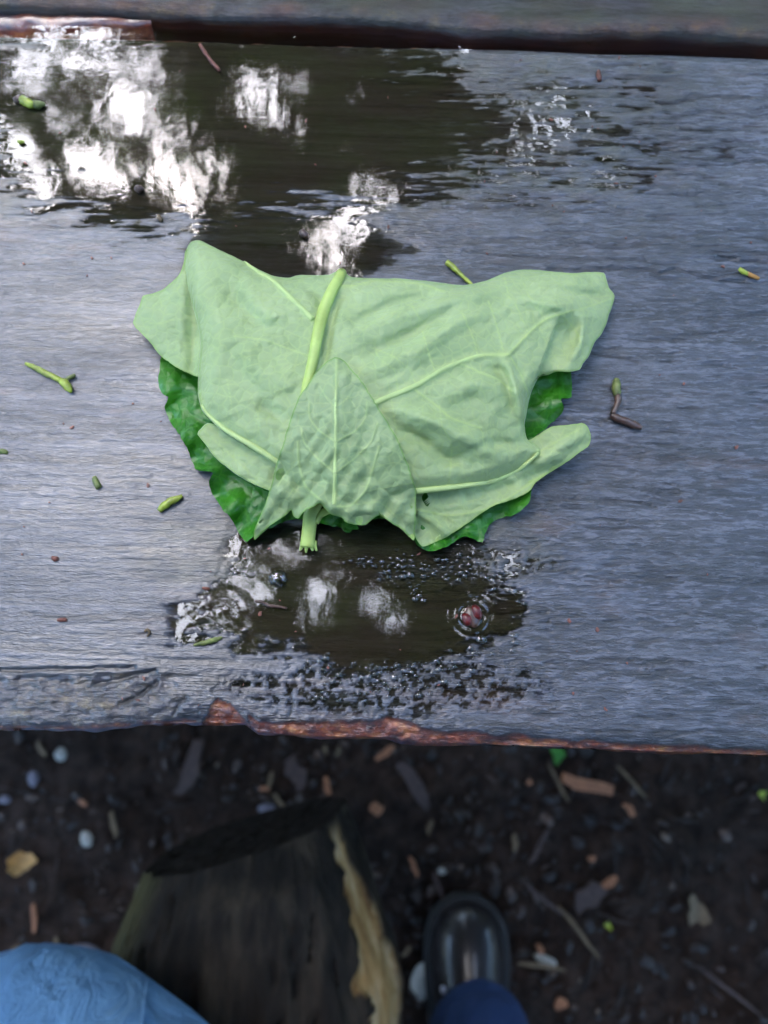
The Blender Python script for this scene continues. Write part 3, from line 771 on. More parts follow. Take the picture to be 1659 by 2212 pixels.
def z_flap(px, py):
    z = np.maximum(mound(px, np.minimum(py, 1040)), .012) + .0080
    z -= .0085 * sstep(1030, 1165, py) ** 1.2
    dx = (px - 727) / (25 + np.clip(py - 771, 0, 400) * .45)
    z -= .0022 * dx * dx
    z += .0010 * np.cos(dx * 3.6) * sstep(840, 960, py)
    dd, _ = pdist(px, py, [(655, 1108), (690, 1080), (720, 1096), (760, 1106), (800, 1100)]); z += .0014 * np.exp(-(dd / 12) ** 2)
    dd, _ = pdist(px, py, [(620, 1120), (650, 1080), (640, 1000)]); z -= .0018 * np.exp(-(dd / 13) ** 2)
    dd, _ = pdist(px, py, [(822, 1110), (850, 1050), (850, 1000)]); z -= .0012 * np.exp(-(dd / 16) ** 2)
    z = z + fbm(px / 34, py / 34, 18, 3) * .0009 + .0009 * np.sin(px / 9.0) * np.sin(py / 11.0 + px / 40) * sstep(880, 1000, py)
    inb = inside(px, py, BODY_S)
    return np.where(inb, np.maximum(z, z_body(px, py) + .0026), z)
def z_green(px, py):
    d, _ = pdist(px, py, GREEN_S)
    out = np.clip(1 - d / 60, 0, 1)
    ang = np.arctan2(py - 850, px - 790)
    z = .0038 + .0020 * np.sin(ang * 24 + 1.3 * np.sin(ang * 5)) * out + .0012 * np.sin(px / 17 + py / 23) * out
    return np.maximum(z + fbm(px / 30, py / 30, 21, 3) * .0009, .0012)

FLAP_V = [(S_([(727, 778), (725, 870), (725, 950), (723, 1086)]), 4.2, 1), (S_([(725, 954), (689, 930), (669, 902), (668, 868)]), 2.6, .8), (S_([(725, 954), (769, 930), (789, 902), (792, 868)]), 2.6, .8),
    (S_([(723, 1022), (681, 986), (657, 955), (650, 925)]), 2.6, .8), (S_([(723, 1022), (761, 994), (800, 955), (815, 915)]), 2.6, .8), (S_([(702, 1088), (660, 1050), (645, 1000), (643, 955)]), 3.4, .95),
    (S_([(728, 1094), (757, 1092), (789, 1060), (806, 1010), (818, 965)]), 3.4, .95), (S_([(789, 1062), (840, 1052), (889, 1044)]), 1.8, .6), (S_([(725, 880), (705, 860), (690, 835)]), 1.8, .6), (S_([(725, 880), (750, 860), (765, 835)]), 1.8, .6),
    (S_([(806, 1010), (850, 1000), (880, 1005)]), 1.6, .5), (S_([(645, 1000), (620, 1020), (600, 1050)]), 1.6, .5), (S_([(770, 1090), (820, 1085), (860, 1120)]), 1.7, .55), (S_([(645, 1040), (610, 1090), (575, 1130)]), 1.7, .5),
    (S_([(740, 1096), (760, 1115), (775, 1130)]), 1.6, .5), (S_([(818, 965), (840, 950), (850, 945)]), 1.3, .4)]
BODY_V = [(S_([(528, 566), (560, 590), (589, 606), (636, 650), (670, 686)]), 5, .95), (S_([(430, 523), (480, 545), (528, 566)]), 4, .8), (S_([(505, 726), (569, 734), (620, 752), (665, 768)]), 2.6, .7),
    (S_([(431, 850), (436, 876), (449, 896), (489, 930), (549, 966), (600, 998)]), 6.5, 1), (S_([(809, 871), (899, 833), (959, 797), (1031, 769), (1099, 765)]), 6.0, 1), (S_([(1099, 765), (1125, 738), (1150, 712), (1182, 688), (1235, 672)]), 4.2, .9),
    (S_([(1099, 765), (1118, 795), (1128, 815), (1139, 845)]), 3, .8), (S_([(895, 841), (939, 873), (975, 903), (1039, 925)]), 3, .8), (S_([(999, 787), (1039, 805), (1079, 821), (1105, 845)]), 3, .75),
    (S_([(897, 1062), (979, 1052), (1059, 1040), (1119, 1015), (1165, 976)]), 7, 1), (S_([(732, 618), (769, 616), (809, 607), (899, 611), (960, 630)]), 3.4, .8), (S_([(939, 801), (927, 765), (912, 715)]), 1.9, .8),
    (S_([(1031, 765), (1023, 733), (999, 677)]), 1.9, .8), (S_([(1087, 757), (1071, 697), (1055, 650)]), 2, .8), (S_([(1139, 715), (1120, 670), (1100, 640), (1090, 600)]), 1.6, .6), (S_([(1180, 690), (1150, 655), (1130, 610)]), 1.5, .5),
    (S_([(860, 848), (852, 800), (825, 780), (812, 760)]), 1.8, .6), (S_([(899, 833), (885, 800), (850, 770), (800, 750)]), 1.8, .6), (S_([(845, 862), (851, 900), (856, 930)]), 1.6, .5), (S_([(950, 875), (955, 920), (975, 960), (970, 1050)]), 1.7, .6),
    (S_([(1040, 925), (1045, 960), (1040, 1040)]), 1.6, .5), (S_([(900, 720), (905, 690), (890, 660)]), 1.5, .5), (S_([(660, 780), (620, 800), (590, 840)]), 1.5, .4), (S_([(640, 830), (570, 860), (545, 955)]), 1.5, .4), (S_([(489, 928), (500, 880), (490, 820)]), 1.5, .45),
    (S_([(549, 964), (560, 910), (545, 860)]), 1.5, .45), (S_([(710, 760), (760, 740), (800, 700), (900, 650)]), 1.5, .45), (S_([(1215, 680), (1250, 725), (1262, 780)]), 2.2, .6), (S_([(1235, 672), (1280, 660), (1320, 645)]), 2, .55),
    (S_([(1190, 600), (1230, 630), (1270, 640)]), 1.6, .45), (S_([(1165, 705), (1180, 740), (1190, 760)]), 1.6, .4), (S_([(650, 650), (600, 640), (540, 650)]), 1.4, .35), (S_([(670, 686), (600, 690), (520, 680)]), 1.4, .35)]
for k in range(26):      # faint tertiary veins running between the main ones
    r_ = random.Random(400 + k); x = 460 + r_.random() * 650; y = 610 + r_.random() * 380; a_ = r_.uniform(.6, 2.2); L = r_.uniform(30, 80)
    BODY_V.append((S_([(x, y), (x + math.cos(a_) * L * .5 + 5, y + math.sin(a_) * L * .5), (x + math.cos(a_) * L, y + math.sin(a_) * L)]), 1.1, .3))
LOWR_V = [(S_([(903, 1101), (960, 1112), (999, 1111), (1059, 1097), (1119, 1063), (1180, 1020)]), 3.4, .85), (S_([(960, 1112), (985, 1130), (1000, 1140)]), 1.8, .5), (S_([(940, 1110), (950, 1135), (975, 1150)]), 1.8, .5), (S_([(1000, 1075), (1010, 1100)]), 1.6, .4),
    (S_([(1150, 985), (1200, 955), (1255, 925)]), 2.5, .6), (S_([(1190, 975), (1215, 980), (1235, 985)]), 1.6, .5), (S_([(1060, 1095), (1075, 1080), (1080, 1060)]), 1.6, .4)]
LEFT_V = [(S_([(425, 690), (380, 690), (335, 700), (305, 690)]), 2, .45), (S_([(400, 600), (370, 640), (330, 660)]), 1.8, .4), (S_([(425, 740), (390, 750), (360, 770)]), 1.6, .4)]
LOWL_V = [(S_([(440, 930), (500, 985), (560, 1040), (600, 1062)]), 2.4, .5), (S_([(500, 985), (540, 985), (590, 1000)]), 1.4, .35)]
GREEN_V = [(S_([(420, 850), (385, 870), (365, 900)]), 2, .5), (S_([(450, 960), (430, 990)]), 2, .5), (S_([(560, 1040), (530, 1090), (540, 1150)]), 2.5, .6), (S_([(1150, 900), (1190, 860), (1220, 840)]), 2, .5), (S_([(960, 1130), (1000, 1145), (1040, 1150)]), 2, .5), (S_([(490, 1060), (500, 1100)]), 2, .5)]

def leaf_sheet(name, outline, zf, step, mat, parent, veins=(), serr=1.2, skirt=None, thick=.00035, seed=1, ridge=.45, holes=()):
    O = outline
    n = len(O)
    if serr:
        t = np.roll(O, -1, 0) - np.roll(O, 1, 0); t /= np.linalg.norm(t, axis=1)[:, None] + 1e-9
        nn = fbm(np.arange(n) / 3.1, np.zeros(n) + seed, seed, 3, .7)
        O = O + np.stack([t[:, 1], -t[:, 0]], 1) * nn[:, None] * serr
    x0, y0 = O.min(0); x1, y1 = O.max(0)
    X, Y = np.meshgrid(np.arange(x0, x1, step), np.arange(y0, y1, step * .866)); X = X + (np.arange(X.shape[0]) % 2)[:, None] * step * .5
    X = X.ravel(); Y = Y.ravel()
    d, _ = pdist(X, Y, np.vstack([O, O[:1]])); m = inside(X, Y, O) & (d > step * .62)
    hl = []
    for H in holes:
        hd, _ = pdist(X, Y, np.vstack([H, H[:1]])); m &= ~inside(X, Y, H) & (hd > step * .5)
    pts = [Vector((a, b)) for a, b in O] + [Vector((a, b)) for a, b in np.stack([X[m], Y[m]], 1)]
    vs, es, fs, ov, oe, of = delaunay_2d_cdt(pts, [], [list(range(n))], 1, 1e-4)
    P2 = np.array([(v.x, v.y) for v in vs]); F = np.array([f for f in fs if len(f) == 3])
    c2 = P2[F].mean(1)
    for H in holes: F = F[~inside(c2[:, 0], c2[:, 1], H)]; c2 = P2[F].mean(1)
    px, py = P2[:, 0], P2[:, 1]
    z = zf(px, py); va = np.zeros(len(P2))
    for pl, w, s in veins:
        dd, par = pdist(px, py, pl); k = np.exp(-(dd / (w * .72)) ** 2)
        va = np.maximum(va, k * min(1, s + .12)); z = z + ridge * 1e-3 * s * (w / 5) * np.exp(-(dd / (w * .9)) ** 2) - ridge * .4e-3 * s * (w / 5) * np.exp(-((dd - w * 2.2) / (w * 1.2)) ** 2)
    bd, _ = pdist(px, py, np.vstack([O, O[:1]]))
    rim = np.exp(-(bd / 2.6) ** 2)
    W = at(px, py, TAB + z)
    # make sure triangles face up
    a = W[F[:, 1]] - W[F[:, 0]]; b = W[F[:, 2]] - W[F[:, 0]]; nz = a[:, 0] * b[:, 1] - a[:, 1] * b[:, 0]
    F[nz < 0] = F[nz < 0][:, ::-1]
    # edge thickness and optional folded-under skirt
    zo = zf(O[:, 0], O[:, 1]); ctr = O.mean(0); inn = ctr - O; inn /= np.linalg.norm(inn, axis=1)[:, None] + 1e-9
    rows = []
    if skirt:
        for ins, fr in ((0, 1.0), (-1.5, .88), (-1.0, .6), (6, .3), (skirt, .12)):
            q = O + inn * ins; zz = np.maximum(zo * fr, .0012); rows.append((at(q[:, 0], q[:, 1], TAB + zz), np.zeros(n)))
    else:
        rows.append((at(O[:, 0], O[:, 1], TAB + zo), np.ones(n))); rows.append((at(O[:, 0], O[:, 1], TAB + zo - thick) , np.ones(n))); q = O + inn * 30; rows.append((at(q[:, 0], q[:, 1], TAB + np.maximum(zf(q[:, 0], q[:, 1]) - thick * 3, .0006)), np.zeros(n)))
    V = [W]; off = len(W); rims = [rim]; vas = [va]; Q = []
    base = off
    for k, (r_, rm) in enumerate(rows):
        V.append(r_); rims.append(rm); vas.append(np.zeros(n)); off += n
    V = np.concatenate(V); i = np.arange(n); j = np.roll(i, -1); area = np.sum(O[:, 0] * np.roll(O[:, 1], -1) - np.roll(O[:, 0], -1) * O[:, 1])
    T = [F]
    for k in range(len(rows) - 1):
        a0 = base + k * n
        t1 = np.stack([a0 + i, a0 + n + i, a0 + n + j], 1); t2 = np.stack([a0 + i, a0 + n + j, a0 + j], 1)
        if area < 0: t1 = t1[:, ::-1]; t2 = t2[:, ::-1]
        T += [t1, t2]
    me = mesh_np(name, V, np.concatenate(T), {'vein': np.concatenate(vas), 'rim': np.concatenate(rims)})
    return link(name, me, mat, parent)

BODY_S = S_(BODY, 5, True); GREEN_S = S_(GREEN, 5, True)
BODY_S = BODY_S
bundle = empty('leaf_bundle', tuple(at1(800, 850, TAB)))
tag(bundle, 'pouch of large pale green leaves folded and pinned with a stalk on the plank', 'leaf bundle')
leaf_sheet('green_leaf', GREEN_S, z_green, 5, M['green'], bundle, GREEN_V, 3.0, None, seed=2, ridge=-.5)['label'] = 'glossy dark green leaf sticking out below the pale ones'
leaf_sheet('leaf_fold', S_(LEFTLOBE, 5, True), z_left, 4, M['leaf'], bundle, LEFT_V, 1.6, None, seed=3)['label'] = 'pale lobe spreading out behind the upper left corner'
leaf_sheet('leaf_fold', S_(LOWLEFT, 5, True), z_lowl, 4, M['leaf'], bundle, LOWL_V, 1.0, 20, seed=4)['label'] = 'pale fold tucked under the lower left edge'
HOLE = np.array([(918, 1066), (924, 1068), (921, 1080), (929, 1092), (927, 1093), (918, 1086), (914, 1076)], float)
leaf_sheet('leaf_fold', S_(LOWRIGHT, 5, True), z_lowr, 3.6, M['leaf'], bundle, LOWR_V, 1.4, None, seed=5, holes=[HOLE])['label'] = 'pale pointed fold with a small torn hole at the lower right'
body = leaf_sheet('outer_leaf', BODY_S, z_body, 3.4, M['leaf'], bundle, BODY_V, 1.0, 26, seed=6)
flap = leaf_sheet('pinned_flap', S_(FLAP, 4, True), z_flap, 2.8, M['leaf2'], bundle, FLAP_V, 1.8, None, seed=7, ridge=.35)
flap['label'] = 'pointed leaf tip folded over the front of the pouch'
leaf_sheet('green_leaf', S_(BIT, 4, True), lambda x, y: .003 + 0 * x, 3, M['green'], bundle, [], .8, None, seed=8)

def p_tube(name, pts, rads, zf, mat, parent, seg=12, flat=.85, wob=0.0, lift=.3, seed=0, step=8, caps=True):
    """tube whose centreline follows picture points pts and rests at height zf(px,py); rads in picture units"""
    L = S_(pts, step); t = np.linspace(0, 1, len(L)); rr_ = np.interp(t, np.linspace(0, 1, len(rads)), rads)
    z = zf(L[:, 0], L[:, 1]); W = at(L[:, 0], L[:, 1], TAB + z); dep = (W - C0) @ Fv; R = rr_ * dep / FP
    W[:, 2] += R * lift
    V, F = tube_np([tuple(w) for w in W], list(R), seg, flat, caps, wob, seed)
    me = pymesh(name, V, F)
    return link(name, me, mat, parent)

p_tube('midrib', [(738, 590), (727, 612), (712, 640), (697, 680), (686, 725), (677, 775), (668, 815), (655, 870)], [11, 12.5, 13.5, 13, 12, 11.5, 11, 10], lambda x, y: z_body(x, y) + .0002, M['stalk'], body, lift=.2)
p_tube('vein', [(805, 872), (899, 833), (959, 797), (1031, 769), (1099, 765)], [6.5, 6, 5.2, 4, 2], lambda x, y: z_body(x, y), M['vein'], body, lift=.0)
p_tube('vein', [(896, 1062), (979, 1053), (1059, 1041), (1119, 1016), (1163, 979)], [7, 6.5, 5.5, 5, 3], lambda x, y: z_body(x, y) + .0016, M['vein'], body, lift=.6)
p_tube('vein', [(436, 876), (449, 896), (489, 930), (549, 966), (604, 1001)], [3, 5, 6, 6.5, 7], lambda x, y: z_body(x, y) + .0008, M['vein'], body, lift=.55)
p_tube('vein', [(528, 566), (560, 590), (589, 606), (636, 650), (676, 690)], [3, 4.5, 5, 5, 6], lambda x, y: z_body(x, y), M['vein'], body, lift=.0)
p_tube('vein', [(727, 776), (725, 870), (725, 950), (722, 1090)], [1.5, 3, 3.6, 4.5], lambda x, y: z_flap(x, y), M['vein'], flap, lift=-.1)
st = p_tube('pinning_stalk', [(700, 1050), (684, 1085), (672, 1110), (668, 1140), (665, 1166), (664, 1182)], [15, 15, 16, 15.5, 15.5, 16.5], lambda x, y: .0075 - .0030 * sstep(1080, 1190, y), M['stalk'], bundle, seg=16, lift=0, flat=.9)
p_tube('pinning_stalk', [(742, 1085), (722, 1098), (704, 1104), (690, 1114), (682, 1130)], [9, 9.5, 9, 8, 7], lambda x, y: .0070 + 0 * x, M['stalk'], bundle, lift=0)['label'] = 'short yellowish side stalk'
for k, (x, y, dx) in enumerate(((652, 1180, -4), (662, 1182, -1), (673, 1181, 3), (680, 1178, 4))):
    p_tube('split_fibre', [(x + 1, y - 10), (x, y), (x + dx, y + 9 + (k % 2) * 3)], [4.5, 4.5, 2.2], lambda a_, b_: .0045 + 0 * a_, M['stalk'], st, seg=8, lift=0)

# ------------------------------------------------------------------ small things lying on the table
rest = lambda h: (lambda x, y: h + 0 * x)
def small(name, label, cat, pieces, h=.0012, group=None):
    """pieces: list of (part name, points, radii, material)"""
    if len(pieces) == 1:
        pn, pts, rd, m = pieces[0]; o = p_tube(name, pts, rd, rest(h), M[m], None, seg=10, lift=0, wob=.4, seed=len(pts), step=5)
        tag(o, label, cat, group); return o
    c = pieces[0][1][0]; e = empty(name, tuple(at1(c[0], c[1], TAB))); tag(e, label, cat, group)
    for pn, pts, rd, m in pieces: p_tube(pn, pts, rd, rest(h), M[m], e, seg=10, lift=0, wob=.4, seed=len(pts), step=5)
    return e
small('forked_twig', 'yellow green twig with a forked end, on the plank left of the leaves', 'twig', [('stem', [(55, 785), (70, 791), (95, 804), (120, 817), (132, 823)], [3, 6, 7, 6, 6], 'bud'), ('fork', [(128, 820), (140, 828), (148, 838), (154, 847)], [6, 10, 9, 3], 'bud'), ('fork', [(136, 824), (146, 818), (158, 812), (163, 810)], [4, 4, 5, 3], 'bud_olive')])
small('seed_pod', 'short plump yellow green pod below left of the leaves', 'pod', [('pod', [(343, 1104), (351, 1095), (366, 1084), (382, 1077), (394, 1071)], [5, 8, 9, 8, 4], 'bud')])
small('green_speck', 'small grey green sliver lying left of the leaves', 'plant bit', [('speck', [(204, 1030), (208, 1042), (214, 1054)], [5, 7, 6], 'bud_olive')], h=.0006)
small('twig', 'thin yellow twig poking out behind the top edge of the leaves', 'twig', [('stem', [(965, 566), (980, 578), (995, 592), (1015, 612), (1030, 630)], [6, 6, 4.5, 4, 4], 'bud')])
small('bud_sliver', 'small green and orange bud sliver near the right edge of the plank', 'bud', [('tip', [(1596, 580), (1606, 587), (1616, 592)], [4, 5.5, 4], 'bud'), ('scale', [(1614, 590), (1626, 596), (1640, 602)], [4, 5, 3], 'speck_yel')] if 'speck_yel' in M else [('tip', [(1596, 580), (1606, 587), (1616, 592)], [4, 5.5, 4], 'bud'), ('scale', [(1614, 590), (1626, 596), (1640, 602)], [4, 5, 3], 'yleaf')])
small('curled_bud', 'curled brown bud with a yellow green tip, on the plank right of the leaves', 'bud', [('tip', [(1332, 818), (1331, 830), (1332, 848), (1333, 856)], [6, 10, 10, 6], 'bud_olive'), ('scale', [(1334, 852), (1335, 868), (1330, 882), (1322, 894)], [8, 8, 6, 6], 'bud_brown'), ('scale', [(1320, 896), (1338, 905), (1358, 912), (1376, 921), (1386, 925)], [6, 9, 9, 9, 5], 'bud_brown')])
small('bud', 'brown and yellow bud lying in the far puddle at the upper left', 'bud', [('scale', [(30, 218), (40, 214), (50, 214)], [5, 9, 8], 'bud_brown'), ('tip', [(46, 214), (60, 222), (74, 228)], [9, 10, 7], 'bud'), ('scale', [(70, 224), (84, 226), (97, 224)], [7, 9, 3], 'bud_olive')], h=.0008)
small('thin_twig', 'thin reddish brown twig in the far puddle near the plank gap', 'twig', [('stem', [(432, 96), (442, 112), (455, 130), (466, 143), (474, 153)], [3, 4, 3.5, 4.5, 3], 'speck_red')], h=.0006)
small('wood_speck', 'small pale red splinter on the far right of the plank', 'splinter', [('speck', [(1293, 152), (1294, 163), (1296, 174)], [3, 5, 4], 'speck_red')], h=.0006)
small('wood_speck', 'dark red brown scale just behind the leaves', 'bud scale', [('speck', [(652, 498), (656, 505), (664, 512)], [6, 8, 5], 'bud_brown')], h=.0008)
small('dark_pellet', 'small black pellet in the far puddle left of the leaves', 'seed', [('speck', [(292, 405), (300, 408), (308, 404)], [5, 9, 5], 'bud_brown')], h=.0008)
small('yellow_speck', 'tiny yellow speck near the left edge of the far puddle', 'plant bit', [('speck', [(38, 305), (45, 307), (52, 306)], [3, 4.5, 3], 'bud')], h=.0006)
small('pale_seed', 'pale yellowish seed at the near rim of the far puddle', 'seed', [('speck', [(343, 465), (346, 472), (350, 478)], [3.5, 5, 3], 'straw')], h=.0006)
small('curled_flake', 'pale curled flake on the plank left of the front puddle', 'flake', [('speck', [(312, 1365), (318, 1360), (323, 1366), (318, 1375)], [2.5, 3.5, 3.5, 2], 'straw')], h=.0006)
small('red_flake', 'small red flake beside the left end of the front puddle', 'flake', [('speck', [(437, 1270), (445, 1271), (453, 1272)], [2.5, 3.5, 2], 'speck_red')], h=.0006)
small('brown_flake', 'brown flake on the plank below the seed pod', 'flake', [('speck', [(112, 1203), (119, 1207), (126, 1206)], [3, 6, 3], 'speck_red')], h=.0005)
small('brown_flake', 'dull reddish flake low on the left part of the plank', 'flake', [('speck', [(124, 1340), (134, 1338), (144, 1339)], [3, 5, 3], 'speck_red')], h=.0004)
small('sliver', 'dark sliver floating at the left end of the front puddle', 'splinter', [('speck', [(418, 1394), (432, 1390), (450, 1386), (470, 1380), (480, 1377)], [2, 5, 5, 6, 2], 'bud_olive')], h=.0004)
small('thread', 'bent brown thread of bark in the middle of the front puddle', 'bark bit', [('speck', [(550, 1298), (565, 1300), (580, 1308), (600, 1310), (620, 1314)], [2.5, 3, 3.5, 3, 2], 'bud_brown')], h=.0004)
small('grey_flake', 'small dark spot at the left edge of the plank', 'flake', [('speck', [(-4, 975), (6, 974), (16, 978)], [5, 6, 3], 'bud_olive')], h=.0004)
small('amber_flake', 'amber flake on the plank just right of the front puddle', 'flake', [('speck', [(1150, 1458 - 2000 + 2000 - 0), (1165, 1456), (1180, 1455)], [2, 3, 2], 'speck_red')], h=.0004) if False else None

def chip_mesh(L, W, H, seed, taper=.6):
    rr = random.Random(seed); V = []; F = []
    st = [-1, -.45, .1, .6, 1]
    for s in st:
        w = W * (1 - abs(s) ** 2 * (1 - taper)) * (.85 + .3 * rr.random()); h = H * (.8 + .4 * rr.random()); b = (rr.random() - .5) * W * .4
        for a_, b_ in ((-1, -1), (1, -1), (1, 1), (-1, 1)): V.append((s * L / 2 + rr.uniform(-.05, .05) * L, b + a_ * w / 2, b_ * h / 2 + (1 - s * s) * H * .2))
    for k in range(len(st) - 1):
        for q in range(4): a_ = k * 4 + q; b_ = k * 4 + (q + 1) % 4; F.append((a_, b_, b_ + 4, a_ + 4))
    F.append((3, 2, 1, 0)); e = (len(st) - 1) * 4; F.append((e, e + 1, e + 2, e + 3))
    return V, F


def grit():
    rr = random.Random(33); V = []; F = []
    for k in range(100):
        px, py = rr.uniform(0, 1655), rr.uniform(120, 1540)
        if inside(np.array([px]), np.array([py]), BODY_S)[0]: continue
        c = at1(px, py, TAB + .0003); L = rr.choice((.0006, .0008, .001, .0016)); v, f = chip_mesh(L, L * rr.uniform(.3, .8), .0004, k, .4); a_ = rr.random() * 6.28
        o = len(V); V += [(c.x + q[0] * math.cos(a_) - q[1] * math.sin(a_), c.y + q[0] * math.sin(a_) + q[1] * math.cos(a_), c.z + q[2]) for q in v]; F += [tuple(i + o for i in g_) for g_ in f]
    o = link('grit', pymesh('grit', V, F), M['speck_red'], None, False); tag(o, 'fine reddish grit sprinkled over the wet plank', 'grit', kind='stuff')
grit()

bud = empty('sunken_bud', tuple(at1(1019, 1331, TAB)))
tag(bud, 'dark red two lobed bud at the centre of the rings in the front puddle', 'bud')
def blob(name, cx, cy, rx, ry, ang, h, hz, mat, parent, seed=0):
    bm = bmesh.new(); bmesh.ops.create_icosphere(bm, subdivisions=3, radius=1)
    c = at1(cx, cy, TAB); k = ((np.array(c) - C0) @ Fv) / FP
    for v in bm.verts:
        n_ = 1 + .10 * float(vn(np.array([v.co.x * 2.3 + seed]), np.array([v.co.y * 2.3 + v.co.z]), seed)[0])
        x, y, z = v.co.x * rx * k * n_, v.co.y * ry * k * n_, v.co.z * hz * n_
        a_ = math.radians(ang); v.co = Vector((c.x + x * math.cos(a_) - y * math.sin(a_), c.y + x * math.sin(a_) + y * math.cos(a_), TAB + h + z))
    me = bpy.data.meshes.new(name); bm.to_mesh(me); bm.free()
    return link(name, me, mat, parent)
blob('bud_scale', 1030, 1322, 10, 17, 22, .0002, .0014, M['bud_red'], bud, 1)
blob('bud_scale', 1008, 1338, 11, 15, 22, .0002, .0014, M['bud_red'], bud, 2)
blob('bud_core', 1020, 1333, 17, 24, 22, -.0004, .0011, M['bud_brown'], bud, 3)

# bubbles of froth round the shore of the front puddle
bub_bm = bmesh.new(); bmesh.ops.create_icosphere(bub_bm, subdivisions=3, radius=1)
bmesh.ops.bisect_plane(bub_bm, geom=bub_bm.verts[:] + bub_bm.edges[:] + bub_bm.faces[:], plane_co=(0, 0, -.25), plane_no=(0, 0, 1), clear_inner=True)
bub_me = bpy.data.meshes.new('bubble'); bub_bm.to_mesh(bub_me); bub_bm.free()
def mat_bubble():
    m, nt, p, out = newmat('bubble_film'); nt.nodes.remove(p)
    fr = nt.nodes.new('ShaderNodeFresnel'); fr.inputs['IOR'].default_value = 1.9
    g_ = nt.nodes.new('ShaderNodeBsdfGlossy'); g_.inputs['Roughness'].default_value = .01
    t = nt.nodes.new('ShaderNodeBsdfTransparent'); mx = nt.nodes.new('ShaderNodeMixShader')
    nt.links.new(fr.outputs[0], mx.inputs[0]); nt.links.new(t.outputs[0], mx.inputs[1]); nt.links.new(g_.outputs[0], mx.inputs[2]); nt.links.new(mx.outputs[0], out.inputs[0])
    return m
bub_me.materials.append(mat_bubble()); bub_me.polygons.foreach_set('use_smooth', [True] * len(bub_me.polygons))
rb = random.Random(91); placed = []
def bubble_at(x, y, r):
    if any((x - a_) ** 2 + (y - b_) ** 2 < (r + c_) ** 2 * .7 for a_, b_, c_ in placed): return False
    placed.append((x, y, r)); return True
CL = [(790, 1212, 26, 9, 16), (870, 1225, 34, 26, 38), (835, 1240, 16, 10, 8), (950, 1225, 40, 22, 22), (1020, 1235, 26, 20, 16), (1085, 1250, 30, 20, 12), (900, 1275, 14, 24, 8),
      (680, 1440, 30, 14, 14), (740, 1455, 40, 22, 26), (820, 1455, 60, 20, 34), (930, 1440, 70, 12, 22), (1010, 1410, 50, 10, 10), (860, 1480, 90, 20, 24), (1110, 1390, 20, 16, 6), (1120, 1300, 14, 40, 7), (720, 1500, 60, 20, 14), (600, 1250, 16, 12, 8), (520, 1240, 24, 10, 6)]
group_lab = 'tiny clear bubble in the froth round the rim of the front puddle'
for cx, cy, sx, sy, n_ in CL:
    for k in range(n_):
        for tr in range(8):
            x = cx + rb.gauss(0, 1) * sx * .6; y = cy + rb.gauss(0, 1) * sy * .6; r = rb.choice((3, 3.5, 4, 5, 6, 7, 9))
            if bubble_at(x, y, r): break
        else: continue
        c = at1(x, y, TAB); kk = ((np.array(c) - C0) @ Fv) / FP
        o = bpy.data.objects.new('bubble', bub_me); COL.objects.link(o)
        o.location = (c.x, c.y, LEVEL + .00008); s = r * kk; o.scale = (s, s, s * .55)
        tag(o, group_lab, 'bubble', 'bubbles in the puddle froth')
for x, y, r, lab in ((1040, 1357 + 25, 11, 'larger bubble just below the red bud in the front puddle'), (600, 1249, 18, 'largest bubble at the upper left of the front puddle'), (1112, 1373, 9, 'bubble near the right end of the front puddle')):
    c = at1(x, y, TAB); kk = ((np.array(c) - C0) @ Fv) / FP
    o = bpy.data.objects.new('bubble', bub_me); COL.objects.link(o); o.location = (c.x, c.y, LEVEL + .00005); s = r * kk; o.scale = (s * 1.1, s, s * .45)
    tag(o, lab, 'bubble')

